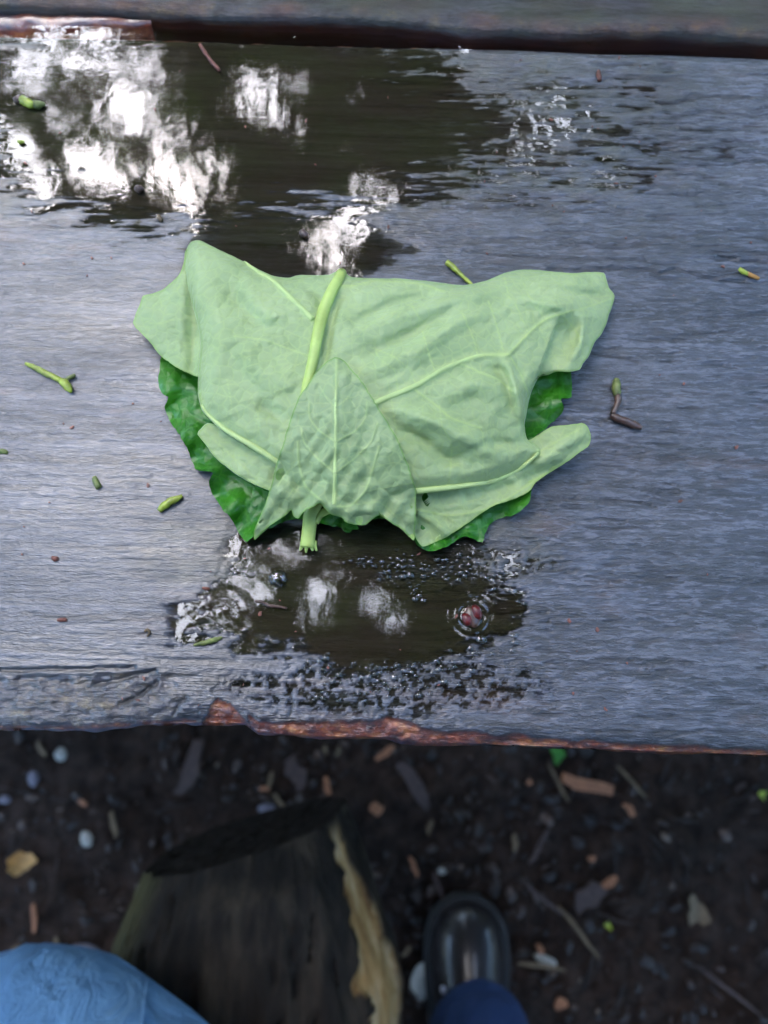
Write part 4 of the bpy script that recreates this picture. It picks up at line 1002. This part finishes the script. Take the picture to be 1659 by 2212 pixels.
# ------------------------------------------------------------------ log used as a seat
def build_log():
    root = empty('log_seat', (-.10, -.45, 0))
    tag(root, 'rough barked log seat with pale bare wood down its right side, under the table edge', 'log')
    ny, nt_ = 330, 240
    ys = np.linspace(0, 1, ny); th = np.linspace(0, 2 * math.pi, nt_, endpoint=False)
    T, Yp = np.meshgrid(th, ys)
    L = .95; e = Yp * L
    cx = np.interp(e, [0, .12, .4, .95], [-.108, -.100, -.095, -.10]); rx = np.interp(e, [0, .04, .12, .3, .95], [.080, .096, .124, .130, .130])
    rz = np.interp(e, [0, .03, .3, .95], [.085, .105, .125, .12]); cz = np.interp(e, [0, .95], [.262, .255])
    c, s = np.cos(T), np.sin(T); p = .80
    X = np.sign(c) * np.abs(c) ** p * rx; Z = np.sign(s) * np.abs(s) ** p * rz
    barkn = fbm(T * 5, e * 9, 41, 5, .6)
    crack = np.zeros(X.shape)
    wv = T * 5.5 + fbm(T * 2, e * 9, 43, 4) * 1.1
    fr = np.abs((wv % 1.0) - .5) * 2
    crack = sstep(.10, .03, fr) * sstep(-.10, .15, fbm(T * 4, e * 11, 47, 2))
    bare_lim0 = np.radians(64 + 0 * e) + 0 * e
    wd = np.interp(e, [0, .02, .06, .10, .16, .25, .95], [.10, .16, .17, .30, .30, .24, .3]) + fbm(e * 60, T * 2, 49, 4, .6) * .17
    bare = sstep(wd, wd - .05, np.abs(T - .42)) + sstep(wd, wd - .05, np.abs(T - 2 * math.pi - .42))
    bare = np.clip(bare, 0, 1) * (1 - sstep(.02, .0, e))
    crack *= (1 - bare)
    D = barkn * .006 * (1 - .6 * bare) - crack * .009 - bare * .004 + fbm(T * 20, e * 60, 51, 3) * .0012
    X = X * (1 + D / .1); Z = Z * (1 + D / .1)
    y = -.108 - e + X * .30 * np.clip(1 - e / .3, 0, 1) - (Z - .1) * .10 * np.clip(1 - e / .2, 0, 1)
    olive = sstep(.5, .85, -np.cos(T)) * .9
    V = np.stack([cx + X, y, cz + Z], -1).reshape(-1, 3)
    i = np.arange(nt_); F = []
    for k in range(ny - 1):
        a = k * nt_ + i; b = k * nt_ + (i + 1) % nt_
        F.append(np.stack([a, a + nt_, b + nt_, b], 1))
    at_ = {'crack': crack.ravel(), 'bare': bare.ravel(), 'olive': olive.ravel()}
    link('bark', mesh_np('bark', V, np.concatenate(F), at_), M['bark'], root)
    # front cut end: concentric rings of points, shallowly dished
    R = 26; rim = V[:nt_]; ctr = rim.mean(0); P = [rim]
    for k in range(1, R):
        t = k / R; q = rim * (1 - t) + ctr * t; q = q.copy(); ang = th
        q[:, 1] += -.004 * min(1, t * 4) + fbm(np.cos(ang) * (1 - t) * 9 + 3, np.sin(ang) * (1 - t) * 9, 55, 4) * .004
        P.append(q)
    P = np.concatenate(P); F2 = []
    for k in range(R - 1):
        a = k * nt_ + i; b = k * nt_ + (i + 1) % nt_; F2.append(np.stack([a, b, b + nt_, a + nt_], 1))
    link('cut_end', mesh_np('cut_end', P, np.concatenate(F2), None), M['timber'], root)
    rimb = V[-nt_:]; ctr = rimb.mean(0); P = np.concatenate([rimb, (rimb + ctr) / 2, rimb * .02 + ctr * .98]); F3 = []
    for k in range(2):
        a = k * nt_ + i; b = k * nt_ + (i + 1) % nt_; F3.append(np.stack([a, a + nt_, b + nt_, b], 1))
    link('cut_end', mesh_np('cut_end', P, np.concatenate(F3), None), M['timber'], root)
    for yy in (-.42, -.86):
        v, f = tube_np([(-.09, yy, -.06), (-.092, yy, .05), (-.088, yy, .15)], [.085, .08, .078], 22, wob=.06, seed=3)
        link('support', pymesh('support', v, f), M['bark'], root)
build_log()

# ------------------------------------------------------------------ things scattered on the ground
def ground_pt(px, py):
    p = at1(px, py, 0.01)
    for _ in range(3): p = at1(px, py, gz(p.x, p.y))
    return p

def ground_bit(name, label, cat, ends, wpx, m, H=.004, taper=.6, seed=0, group=None, lift=.002):
    a_, b_ = ends; pa, pb = ground_pt(*a_), ground_pt(*b_)
    c = (pa + pb) / 2; L = (pb - pa).length; W = wpx * ((np.array(c) - C0) @ Fv) / FP
    V, F = chip_mesh(L, W, H, seed, taper)
    me = pymesh(name, V, F); o = link(name, me, M[m], None, smooth=(m in ('stone', 'stone_grey')))
    o.location = (c.x, c.y, max(c.z, gz(c.x, c.y)) + H * .5 + lift); o.rotation_euler = (0, 0, math.atan2(pb.y - pa.y, pb.x - pa.x))
    tag(o, label, cat, group); return o

def ground_stone(label, cx, cy, rxp, ryp, ang, m, seed):
    bm = bmesh.new(); bmesh.ops.create_icosphere(bm, subdivisions=3, radius=1); c = ground_pt(cx, cy); k = ((np.array(c) - C0) @ Fv) / FP
    for v in bm.verts:
        n_ = 1 + .22 * float(fbm(np.array([v.co.x * 1.6 + seed]), np.array([v.co.y * 1.6 + v.co.z * 1.1]), seed, 3)[0])
        v.co = Vector((v.co.x * rxp * k * n_, v.co.y * ryp * k * n_, v.co.z * min(rxp, ryp) * k * .6 * n_))
    me = bpy.data.meshes.new('stone'); bm.to_mesh(me); bm.free(); o = link('stone', me, M[m]); o.location = (c.x, c.y, c.z + min(rxp, ryp) * k * .3); o.rotation_euler = (0, 0, math.radians(ang))
    tag(o, label, 'stone'); return o

def ground_leaf(name, label, cx, cy, rxp, ryp, ang, m, seed):
    c = ground_pt(cx, cy); k = ((np.array(c) - C0) @ Fv) / FP; V = []; n = 28; R = 5
    V.append((0, 0, 0)); F = []
    for r in range(1, R + 1):
        for i in range(n):
            t = 2 * math.pi * i / n; q = r / R; w = 1 + (.16 * math.sin(3 * t + seed) + .09 * math.sin(7 * t + seed * 2)) * q
            V.append((math.cos(t) * rxp * k * q * w, math.sin(t) * ryp * k * q * w, .004 * q * q * math.sin(2 * t + seed) + .0015 * q))
    for i in range(n): F.append((0, 1 + i, 1 + (i + 1) % n))
    for r in range(R - 1):
        for i in range(n): a_ = 1 + r * n + i; b_ = 1 + r * n + (i + 1) % n; F.append((a_, a_ + n, b_ + n, b_))
    o = link(name, pymesh(name, V, F), M[m]); o.location = (c.x, c.y, c.z + .006); o.rotation_euler = (.15, .1, math.radians(ang)); tag(o, label, 'leaf'); return o

ground_bit('wood_chip', 'long orange wood chip on the soil below the table edge at the right', 'wood chip', ((1212, 1680), (1320, 1704)), 25, 'chip', .008, .85, 1)
ground_leaf('small_leaf', 'bright green leaf on the soil just below the right part of the table edge', 1201, 1630, 14, 20, 10, 'gleaf', 1)
ground_leaf('fallen_leaf', 'rounded yellow leaf on the soil at the far left', 51, 1862, 30, 22, 25, 'yleaf', 2)
ground_leaf('fallen_leaf', 'ragged brownish yellow leaf in the shade at the right', 1500, 1968, 22, 34, 20, 'straw', 3)
ground_leaf('leaf_scrap', 'tiny yellow green leaf scrap right of the shoe', 1310, 1994, 6, 10, 10, 'bud', 4)
ground_leaf('leaf_scrap', 'tiny yellow green leaf scrap near the right edge of the ground', 1643, 1716, 7, 11, -10, 'bud', 5)
ground_stone('small white stone on the soil at the upper left, below the table edge', 133, 1629, 14, 14, 0, 'stone', 1)
ground_stone('small white triangular stone on the soil above the yellow leaf', 188, 1812, 13, 17, 30, 'stone', 2)
ground_stone('large white stone lying beside the left of the shoe', 912, 2118, 24, 38, -8, 'stone', 3)
ground_stone('white sliver of stone right of the shoe', 1178, 2074, 26, 10, -22, 'stone', 4)
ground_stone('rounded grey violet stone just above the light blue knee', 184, 2054, 36, 15, -8, 'stone_grey', 5)
ground_stone('small pale pebble above the shoe', 955, 1882, 9, 7, 0, 'stone', 6)
ground_stone('pale grey pebble between the log and the table edge', 577, 1746, 18, 11, 10, 'stone_grey', 7)
ground_stone('small pinkish grey pebble at the left edge of the ground', 11, 1727, 13, 9, 0, 'stone_grey', 8)
ground_stone('bluish grey pebble at the upper left of the ground', 74, 1682, 12, 18, 20, 'stone_grey', 9)
BITS = [('straw_bit', 'pale straw bit beside the white stone at upper left', 'straw', ((85, 1602), (101, 1634)), 9, 'straw'), ('straw_bit', 'curved pale straw between the white triangular stone and the log', 'straw', ((243, 1752), (254, 1806)), 10, 'straw'),
    ('wood_chip', 'thin red brown chip on the soil below the yellow leaf', 'wood chip', ((78, 1950), (82, 2008)), 10, 'chip'), ('wood_chip', 'small orange chip above the white triangular stone', 'wood chip', ((172, 1728), (190, 1738)), 10, 'chip'),
    ('straw_bit', 'pale straw just above the left of the blue knee', 'straw', ((30, 2046), (62, 2050)), 14, 'straw'), ('straw_bit', 'pale upright straw between the knee and the grey violet stone', 'straw', ((124, 2022), (134, 2062)), 11, 'straw'),
    ('bark_slab', 'long red brown slab of bark below the broken notch of the table edge', 'bark', ((438, 1600), (396, 1712)), 34, 'chip_dark'), ('bark_slab', 'triangular brown bark piece near the middle of the ground', 'bark', ((625, 1640), (655, 1700)), 36, 'chip_dark'),
    ('wood_chip', 'orange brown chip below the middle of the table edge', 'wood chip', ((703, 1680), (712, 1714)), 14, 'chip'), ('straw_bit', 'pale upright straw left of the triangular bark piece', 'straw', ((588, 1668), (580, 1706)), 9, 'straw'),
    ('wood_chip', 'small orange chip beside the pale upright straw', 'wood chip', ((562, 1702), (582, 1704)), 10, 'chip'), ('straw_bit', 'slanting straw above the grey pebble by the log', 'straw', ((592, 1716), (614, 1742)), 9, 'straw'),
    ('wood_chip', 'rounded orange chip just right of the log end', 'wood chip', ((800, 1742), (828, 1746)), 24, 'chip'), ('wood_chip', 'slanting orange chip close under the table edge', 'wood chip', ((812, 1642), (850, 1612)), 14, 'chip'),
    ('straw_bit', 'pale straw close under the middle of the table edge', 'straw', ((703, 1608), (705, 1628)), 9, 'straw'), ('straw_bit', 'second pale straw close under the table edge, just right of the first', 'straw', ((731, 1612), (730, 1634)), 9, 'straw'),
    ('wood_chip', 'orange chip standing out on the soil right of the shoe tip', 'wood chip', ((1299, 1918), (1328, 1892)), 16, 'chip'), ('wood_chip', 'small pink chip on the bare soil above the shoe', 'wood chip', ((1136, 1690), (1148, 1690)), 11, 'chip'),
    ('twig', 'long thin brown twig slanting right of the shoe', 'twig', ((1130, 1905), (1212, 1975)), 10, 'chip_dark'), ('twig', 'lower straw coloured twig slanting right of the shoe', 'twig', ((1205, 1955), (1288, 2062)), 9, 'straw'),
    ('twig', 'yellowish twig crossing under the white sliver of stone', 'twig', ((1118, 2074), (1220, 2094)), 9, 'straw'), ('wood_chip', 'small pink chip above the white sliver of stone', 'wood chip', ((1160, 2036), (1168, 2060)), 14, 'chip'),
    ('wood_chip', 'small pink brown chip on the soil right of centre', 'wood chip', ((1268, 1852), (1284, 1853)), 12, 'chip'), ('twig', 'thin straw right of the long orange chip', 'twig', ((1330, 1652), (1396, 1726)), 7, 'straw'),
    ('twig', 'thin straw left of the long orange chip', 'twig', ((1184, 1652), (1228, 1732)), 7, 'straw'), ('wood_chip', 'brown chip below the right end of the long orange chip', 'wood chip', ((1345, 1735), (1368, 1760)), 14, 'chip'),
    ('straw_bit', 'pale upright straw bit above the shoe tip', 'straw', ((1110, 1800), (1113, 1840)), 10, 'straw'), ('twig', 'reddish twig slanting above the shoe', 'twig', ((1182, 1792), (1142, 1864)), 8, 'chip_dark'),
    ('straw_bit', 'pale straw between the log and the shoe, uppermost', 'straw', ((932, 1772), (924, 1800)), 9, 'straw'), ('straw_bit', 'orange straw between the log and the shoe', 'straw', ((886, 1850), (902, 1892)), 10, 'chip'),
    ('straw_bit', 'grey brown straw just left of the shoe tip', 'straw', ((938, 1886), (956, 1942)), 10, 'chip_dark'), ('wood_chip', 'pink chip near the bottom right of the shoe', 'wood chip', ((1196, 2170), (1222, 2164)), 20, 'chip'),
    ('straw_bit', 'small straw above the large white stone', 'straw', ((868, 2064), (886, 2044)), 10, 'straw'), ('twig', 'long grey twig lying at the bottom right corner', 'twig', ((1500, 2080), (1640, 2190)), 8, 'chip_dark'),
    ('bark_slab', 'dark violet brown slab between the log and the shoe', 'bark', ((860, 1650), (930, 1740)), 30, 'chip_dark'), ('bark_slab', 'dark grey slab right of the slanting twig', 'bark', ((1240, 1960), (1300, 1915)), 40, 'chip_dark')]
for k, (nm, lb, ct, en, w, m) in enumerate(BITS): ground_bit(nm, lb, ct, en, w, m, .0035 if m != 'chip_dark' else .006, .55, 20 + k)

def litter():
    rr = np.random.RandomState(5); Vs = []; Fs = []; tone = []; off = 0
    n = 5200
    for k in range(n):
        r = .06 + 1.0 * rr.rand() ** .8; a_ = rr.rand() * 6.283; x = math.cos(a_) * r * .95 + .02; y = math.sin(a_) * r * .8 - .1
        L = .004 + .013 * rr.rand() ** 3; W = L * (.25 + .6 * rr.rand())
        if rr.rand() < .12: L *= 3; W = .0016
        v, f = chip_mesh(L, W, .0012 + .002 * rr.rand(), int(rr.randint(1e6)), .5)
        v = np.array(v); c_, s_ = math.cos(a_ * 7), math.sin(a_ * 7); tl = (rr.rand(2) - .5) * .5
        q = np.stack([v[:, 0] * c_ - v[:, 1] * s_ + x, v[:, 0] * s_ + v[:, 1] * c_ + y, v[:, 2] + v[:, 0] * tl[0] + v[:, 1] * tl[1]], 1)
        Vs.append((q, x, y)); Fs.append(np.array([g_ for g_ in f]) + off); off += len(v); tone.append(np.full(len(v), rr.rand()))
    xs = np.array([a[1] for a in Vs]); ys = np.array([a[2] for a in Vs]); zs = ground_z(xs, ys)
    V = np.concatenate([a[0] + np.array([0, 0, z + .0012]) for a, z in zip(Vs, zs)])
    m, nt, p, out = newmat('litter_bits')
    nt.links.new(ramp(nt, attr(nt, 'tone'), [(0, (.009, .006, .005)), (.6, (.027, .018, .0145)), (.88, (.05, .030, .022)), (.97, (.09, .054, .038)), (1, (.15, .11, .08))]).outputs[0], p.inputs['Base Color'])
    p.inputs['Roughness'].default_value = .65
    o = link('leaf_litter', mesh_np('leaf_litter', V, np.concatenate(Fs), {'tone': np.concatenate(tone)}), m, None, smooth=False)
    tag(o, 'fine brown woody litter strewn over the soil', 'litter', kind='stuff')
litter()

# ------------------------------------------------------------------ the seated person holding the phone
def skinned(name, nodes, edges, root, mat, parent, sub=2, wr=0.0, seed=0, fold=0.0):
    me = bpy.data.meshes.new(name + '_cage'); keys = list(nodes); ix = {k: i for i, k in enumerate(keys)}
    me.from_pydata([nodes[k][0] for k in keys], [(ix[a_], ix[b_]) for a_, b_ in edges], []); me.update()
    o = bpy.data.objects.new(name, me); COL.objects.link(o)
    sk = o.modifiers.new('skin', 'SKIN'); sk.use_smooth_shade = True
    o.modifiers.new('sub', 'SUBSURF').levels = sub
    for i, k in enumerate(keys):
        r = nodes[k][1]; s_ = me.skin_vertices[0].data[i]; s_.radius = (r, r) if isinstance(r, float) else r; s_.use_root = (k == root)
    dg = bpy.context.evaluated_depsgraph_get(); ev = o.evaluated_get(dg); nm = bpy.data.meshes.new_from_object(ev)
    bpy.data.objects.remove(o); bpy.data.meshes.remove(me); nm.name = name
    if wr:
        n = len(nm.vertices); co = np.empty(n * 3, np.float32); nm.vertices.foreach_get('co', co); co = co.reshape(-1, 3)
        no = np.empty(n * 3, np.float32); nm.vertices.foreach_get('normal', no); no = no.reshape(-1, 3)
        d = fbm(co[:, 0] * 14 + co[:, 1] * 10, co[:, 2] * 26 + co[:, 1] * 14, seed, 3) * wr
        co = co + no * d[:, None]; nm.vertices.foreach_set('co', co.ravel()); nm.update()
    return link(name, nm, mat, parent)

M['skin'] = mat_simple('skin', (.50, .30, .22), .5, .08, 60, .0003)
M['jacket'] = mat_simple('dark_jacket', (.035, .04, .05), .8, .25, 60, .001)
M['hair'] = mat_simple('dark_hair', (.03, .02, .014), .5, .4, 150, .002)
M['shoe'] = mat_simple('dark_leather', (.009, .007, .008), .50, .6, 60, .002, coat=.45, spec=.3)
M['sole'] = mat_simple('black_rubber', (.012, .012, .012), .7, .3, 90)
M['metal'] = mat_simple('eyelet_metal', (.35, .35, .42), .25, .1, 90)
M['phone'] = mat_simple('black_phone', (.01, .01, .012), .2, .1, 90)

nodes = {'pelvis': ((-.02, -.56, .47), (.115, .085)), 'waist': ((-.02, -.57, .62), (.105, .075)), 'chest': ((-.01, -.53, .80), (.125, .080)), 'sh': ((0, -.50, .92), (.075, .055)), 'neck': ((0, -.46, .985), .052), 'head0': ((0, -.43, 1.045), (.068, .075)), 'head1': ((0, -.40, 1.12), (.078, .095)), 'head2': ((0, -.40, 1.185), (.06, .075))}
edges = [('pelvis', 'waist'), ('waist', 'chest'), ('chest', 'sh'), ('sh', 'neck'), ('neck', 'head0'), ('head0', 'head1'), ('head1', 'head2')]
LEGL = [(-.055, -.50, .475), (-.066, -.292, .470), (-.232, -.190, .462), (-.215, -.31, .28), (-.235, -.40, .10)]
LEGR = [(.065, -.53, .475), (.125, -.44, .50), (.150, -.355, .485), (.122, -.385, .30), (.108, -.302, .115)]
for s_, LG in (('l', LEGL), ('r', LEGR)):
    for k, (p_, r_) in enumerate(zip(LG, (.070, .062, .048, .038, .026))): nodes[s_ + str(k)] = (p_, r_)
    nodes[s_ + 'f'] = ((LG[4][0], LG[4][1] + .03, .045), .026); nodes[s_ + 't'] = ((LG[4][0], LG[4][1] + .09, .040), .022)
    edges += [('pelvis', s_ + '0')] + [(s_ + str(k), s_ + str(k + 1)) for k in range(4)] + [(s_ + '4', s_ + 'f'), (s_ + 'f', s_ + 't')]
ARML = [(-.17, -.50, .90), (-.25, -.46, .80), (-.25, -.34, .78), (-.135, -.15, .955), (-.100, -.068, .995)]
ARMR = [(.17, -.50, .90), (.25, -.46, .80), (.25, -.34, .78), (.135, -.15, .955), (.100, -.068, .995)]
for s_, AG in (('al', ARML), ('ar', ARMR)):
    for k, (p_, r_) in enumerate(zip(AG, (.044, .038, .034, .028, (.030, .018)))): nodes[s_ + str(k)] = (p_, r_)
    edges += [('sh', s_ + '0')] + [(s_ + str(k), s_ + str(k + 1)) for k in range(4)]
    sg = -1 if s_ == 'al' else 1; tip = Vector(AG[4])
    for f in range(4):
        a_ = tip + Vector((-sg * .018, .022 - f * .020 + .02, .012)); b_ = tip + Vector((-sg * .040, .026 - f * .020 + .022, .022)); c_ = tip + Vector((-sg * (.058 - .004 * abs(f - 1)), .026 - f * .020 + .020, .018))
        for j, (q, r_) in enumerate(((a_, .0095), (b_, .0085), (c_, .0075))): nodes[f'{s_}g{f}{j}'] = (tuple(q), r_)
        edges += [(s_ + '4', f'{s_}g{f}0'), (f'{s_}g{f}0', f'{s_}g{f}1'), (f'{s_}g{f}1', f'{s_}g{f}2')]
    th1 = tip + Vector((-sg * .012, .03, .002)); th2 = tip + Vector((-sg * .032, .05, .006))
    nodes[s_ + 'th1'] = (tuple(th1), .011); nodes[s_ + 'th2'] = (tuple(th2), .009); edges += [(s_ + '3', s_ + 'th1'), (s_ + 'th1', s_ + 'th2')]
person = skinned('person', nodes, edges, 'pelvis', M['skin'], None, 2)
tag(person, 'person in light blue jeans and dark leather shoes sitting on the log', 'person')
# face: nose, ears, eyes and mouth grown from small blobs joined to the head
def face_piece(name, c, r, m):
    bm = bmesh.new(); bmesh.ops.create_icosphere(bm, subdivisions=2, radius=1)
    for v in bm.verts: v.co = Vector((c[0] + v.co.x * r[0], c[1] + v.co.y * r[1], c[2] + v.co.z * r[2]))
    me = bpy.data.meshes.new(name); bm.to_mesh(me); bm.free(); return link(name, me, M[m], person)
face_piece('nose', (0, -.325, 1.105), (.013, .02, .022), 'skin'); face_piece('ear', (-.078, -.41, 1.12), (.010, .018, .030), 'skin'); face_piece('ear', (.078, -.41, 1.12), (.010, .018, .030), 'skin')
face_piece('eye', (-.03, -.335, 1.135), (.013, .010, .008), 'stone'); face_piece('eye', (.03, -.335, 1.135), (.013, .010, .008), 'stone'); face_piece('mouth', (0, -.338, 1.07), (.024, .012, .006), 'speck_red')
face_piece('hair', (0, -.425, 1.165), (.088, .098, .080), 'hair')
jn = {k: (v[0], (.165, .125)) for k, v in nodes.items() if k == 'pelvis'}; jn['w'] = ((-.02, -.57, .58), (.15, .11)); je = [('pelvis', 'w')]
for s_, LG, rads in (('l', LEGL, (.110, .118, .088, .075, .068)), ('r', LEGR, (.105, .096, .075, .050, .050))):
    for k, (p_, r_) in enumerate(zip(LG, rads)): jn[s_ + str(k)] = (p_, r_)
    jn[s_ + 'cuff'] = ((LG[4][0], LG[4][1] + .012, LG[4][2] - .040), .048 if s_ == 'r' else .062); je.append((s_ + '4', s_ + 'cuff'))
    je += [('pelvis', s_ + '0')] + [(s_ + str(k), s_ + str(k + 1)) for k in range(4)]
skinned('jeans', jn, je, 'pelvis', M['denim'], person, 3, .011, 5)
jk = {k: (nodes[k][0], tuple(1.45 * q for q in nodes[k][1])) for k in ('waist', 'chest', 'sh')}; jk['hem'] = ((-.02, -.57, .53), (.17, .13)); jk['collar'] = ((0, -.475, .965), (.066, .066))
jkE = [('hem', 'waist'), ('waist', 'chest'), ('chest', 'sh'), ('sh', 'collar')]
for s_, AG in (('al', ARML), ('ar', ARMR)):
    for k, r_ in enumerate((.078, .066, .058, .043)): jk[s_ + str(k)] = (AG[k], r_)
    jkE += [('sh', s_ + '0')] + [(s_ + str(k), s_ + str(k + 1)) for k in range(3)]
skinned('jacket', jk, jkE, 'chest', M['jacket'], person, 2, .006, 9)
# outer seam of the left trouser leg, standing slightly proud of the cloth
def seam(pts):
    jo = [c for c in person.children if c.name.startswith('jeans')][0]; W = []
    for px, py in smooth_line(pts, 10):
        d = Vector(at1(px, py, 0.0)) - Vector((0, 0, CAMZ)); ok, hit, no, _ = jo.ray_cast(Vector((0, 0, CAMZ)), d.normalized())
        if ok: W.append(hit + no * .0006)
    if len(W) > 3:
        v, f = tube_np(W, [.0016] * len(W), 8, .6); link('seam', pymesh('seam', v, f), M['denim'], jo)
seam([(318, 2120), (314, 2145), (309, 2180), (304, 2215), (296, 2260)])

def shoe(x0, ytoe, L, label):
    """leather shoe: lofted sections from toe to heel, with sole, tongue, laces and eyelets"""
    st = [(0, .010, .016), (.02, .030, .030), (.06, .042, .040), (.12, .049, .050), (.22, .052, .058), (.34, .050, .068), (.46, .045, .084), (.60, .041, .100), (.80, .040, .105), (.94, .036, .100), (1.0, .022, .085)]
    st = [(t, w * .80, h * .92) for t, w, h in st]; V = []; F = []; seg = 26
    for t, w, h in st:
        y = ytoe - t * L
        for k in range(seg):
            a_ = math.pi * k / (seg - 1)
            V.append((x0 + math.cos(a_) * w * (1.0 - .12 * math.sin(a_) ** 4), y + .004 * math.sin(a_), .022 + math.sin(a_) ** .8 * h))
    for i in range(len(st) - 1):
        for k in range(seg - 1): a_ = i * seg + k; F.append((a_, a_ + 1, a_ + seg + 1, a_ + seg))
    F.append(tuple(range(seg))[::-1]); F.append(tuple(range((len(st) - 1) * seg, len(st) * seg)))
    up = link('shoe', pymesh('shoe', V, F), M['shoe'], person); up['label'] = label
    md = up.modifiers.new('sub', 'SUBSURF'); md.levels = 1; md.render_levels = 2
    V = []; F = []
    out = [(t, w + .006) for t, w, h in st]; ring = [(x0 + w, ytoe + (.006 if t == 0 else 0) - t * L) for t, w in out] + [(x0 - w, ytoe + (.006 if t == 0 else 0) - t * L) for t, w in reversed(out)]
    n = len(ring)
    for z in (.002, .006, .024, .028): V += [(a_, b_, z) for a_, b_ in ring]
    for r in range(3):
        for i in range(n): F.append((r * n + i, r * n + (i + 1) % n, (r + 1) * n + (i + 1) % n, (r + 1) * n + i))
    F.append(tuple(range(n))[::-1]); F.append(tuple(range(3 * n, 4 * n)))
    link('sole', pymesh('sole', V, F), M['sole'], up, False)
    for j, t in enumerate((.30, .37, .44)):
        y = ytoe - t * L; h = np.interp(t, [s[0] for s in st], [s[2] for s in st]); zt = .022 + h
        v, f = tube_np([(x0 - .026, y, zt - .008), (x0 - .012, y - .003, zt + .001), (x0 + .012, y + .003, zt + .001), (x0 + .026, y, zt - .008)], [.002] * 4, 8)
        link('lace', pymesh('lace', v, f), M['jacket'], up)
        for sx in (-.030, .030):
            v, f = tube_np([(x0 + sx, y, zt - .014), (x0 + sx, y, zt - .007)], [.0034, .0034], 12); link('eyelet', pymesh('eyelet', v, f), M['metal'], up)
shoe(.106, -.196, .25, 'dark leather shoe under the right trouser leg')
shoe(-.235, -.30, .25, 'dark leather shoe under the left trouser leg')
# the phone the person holds, lying just above and behind its own lens
pb = bmesh.new(); bmesh.ops.create_cube(pb, size=1)
for v in pb.verts: v.co = Vector((v.co.x * .145, v.co.y * .072, v.co.z * .008))
bmesh.ops.bevel(pb, geom=pb.edges[:], offset=.0035, segments=3, affect='EDGES')
pm = bpy.data.meshes.new('phone'); pb.to_mesh(pm); pb.free(); ph = link('phone', pm, M['phone'])
ph.rotation_euler = (TILT, 0, 0); ph.location = tuple(Vector((0, 0, CAMZ)) - _f * .010 + Vector((.0, -.01, 0)))
tag(ph, 'black phone held level above the table in both hands', 'phone')
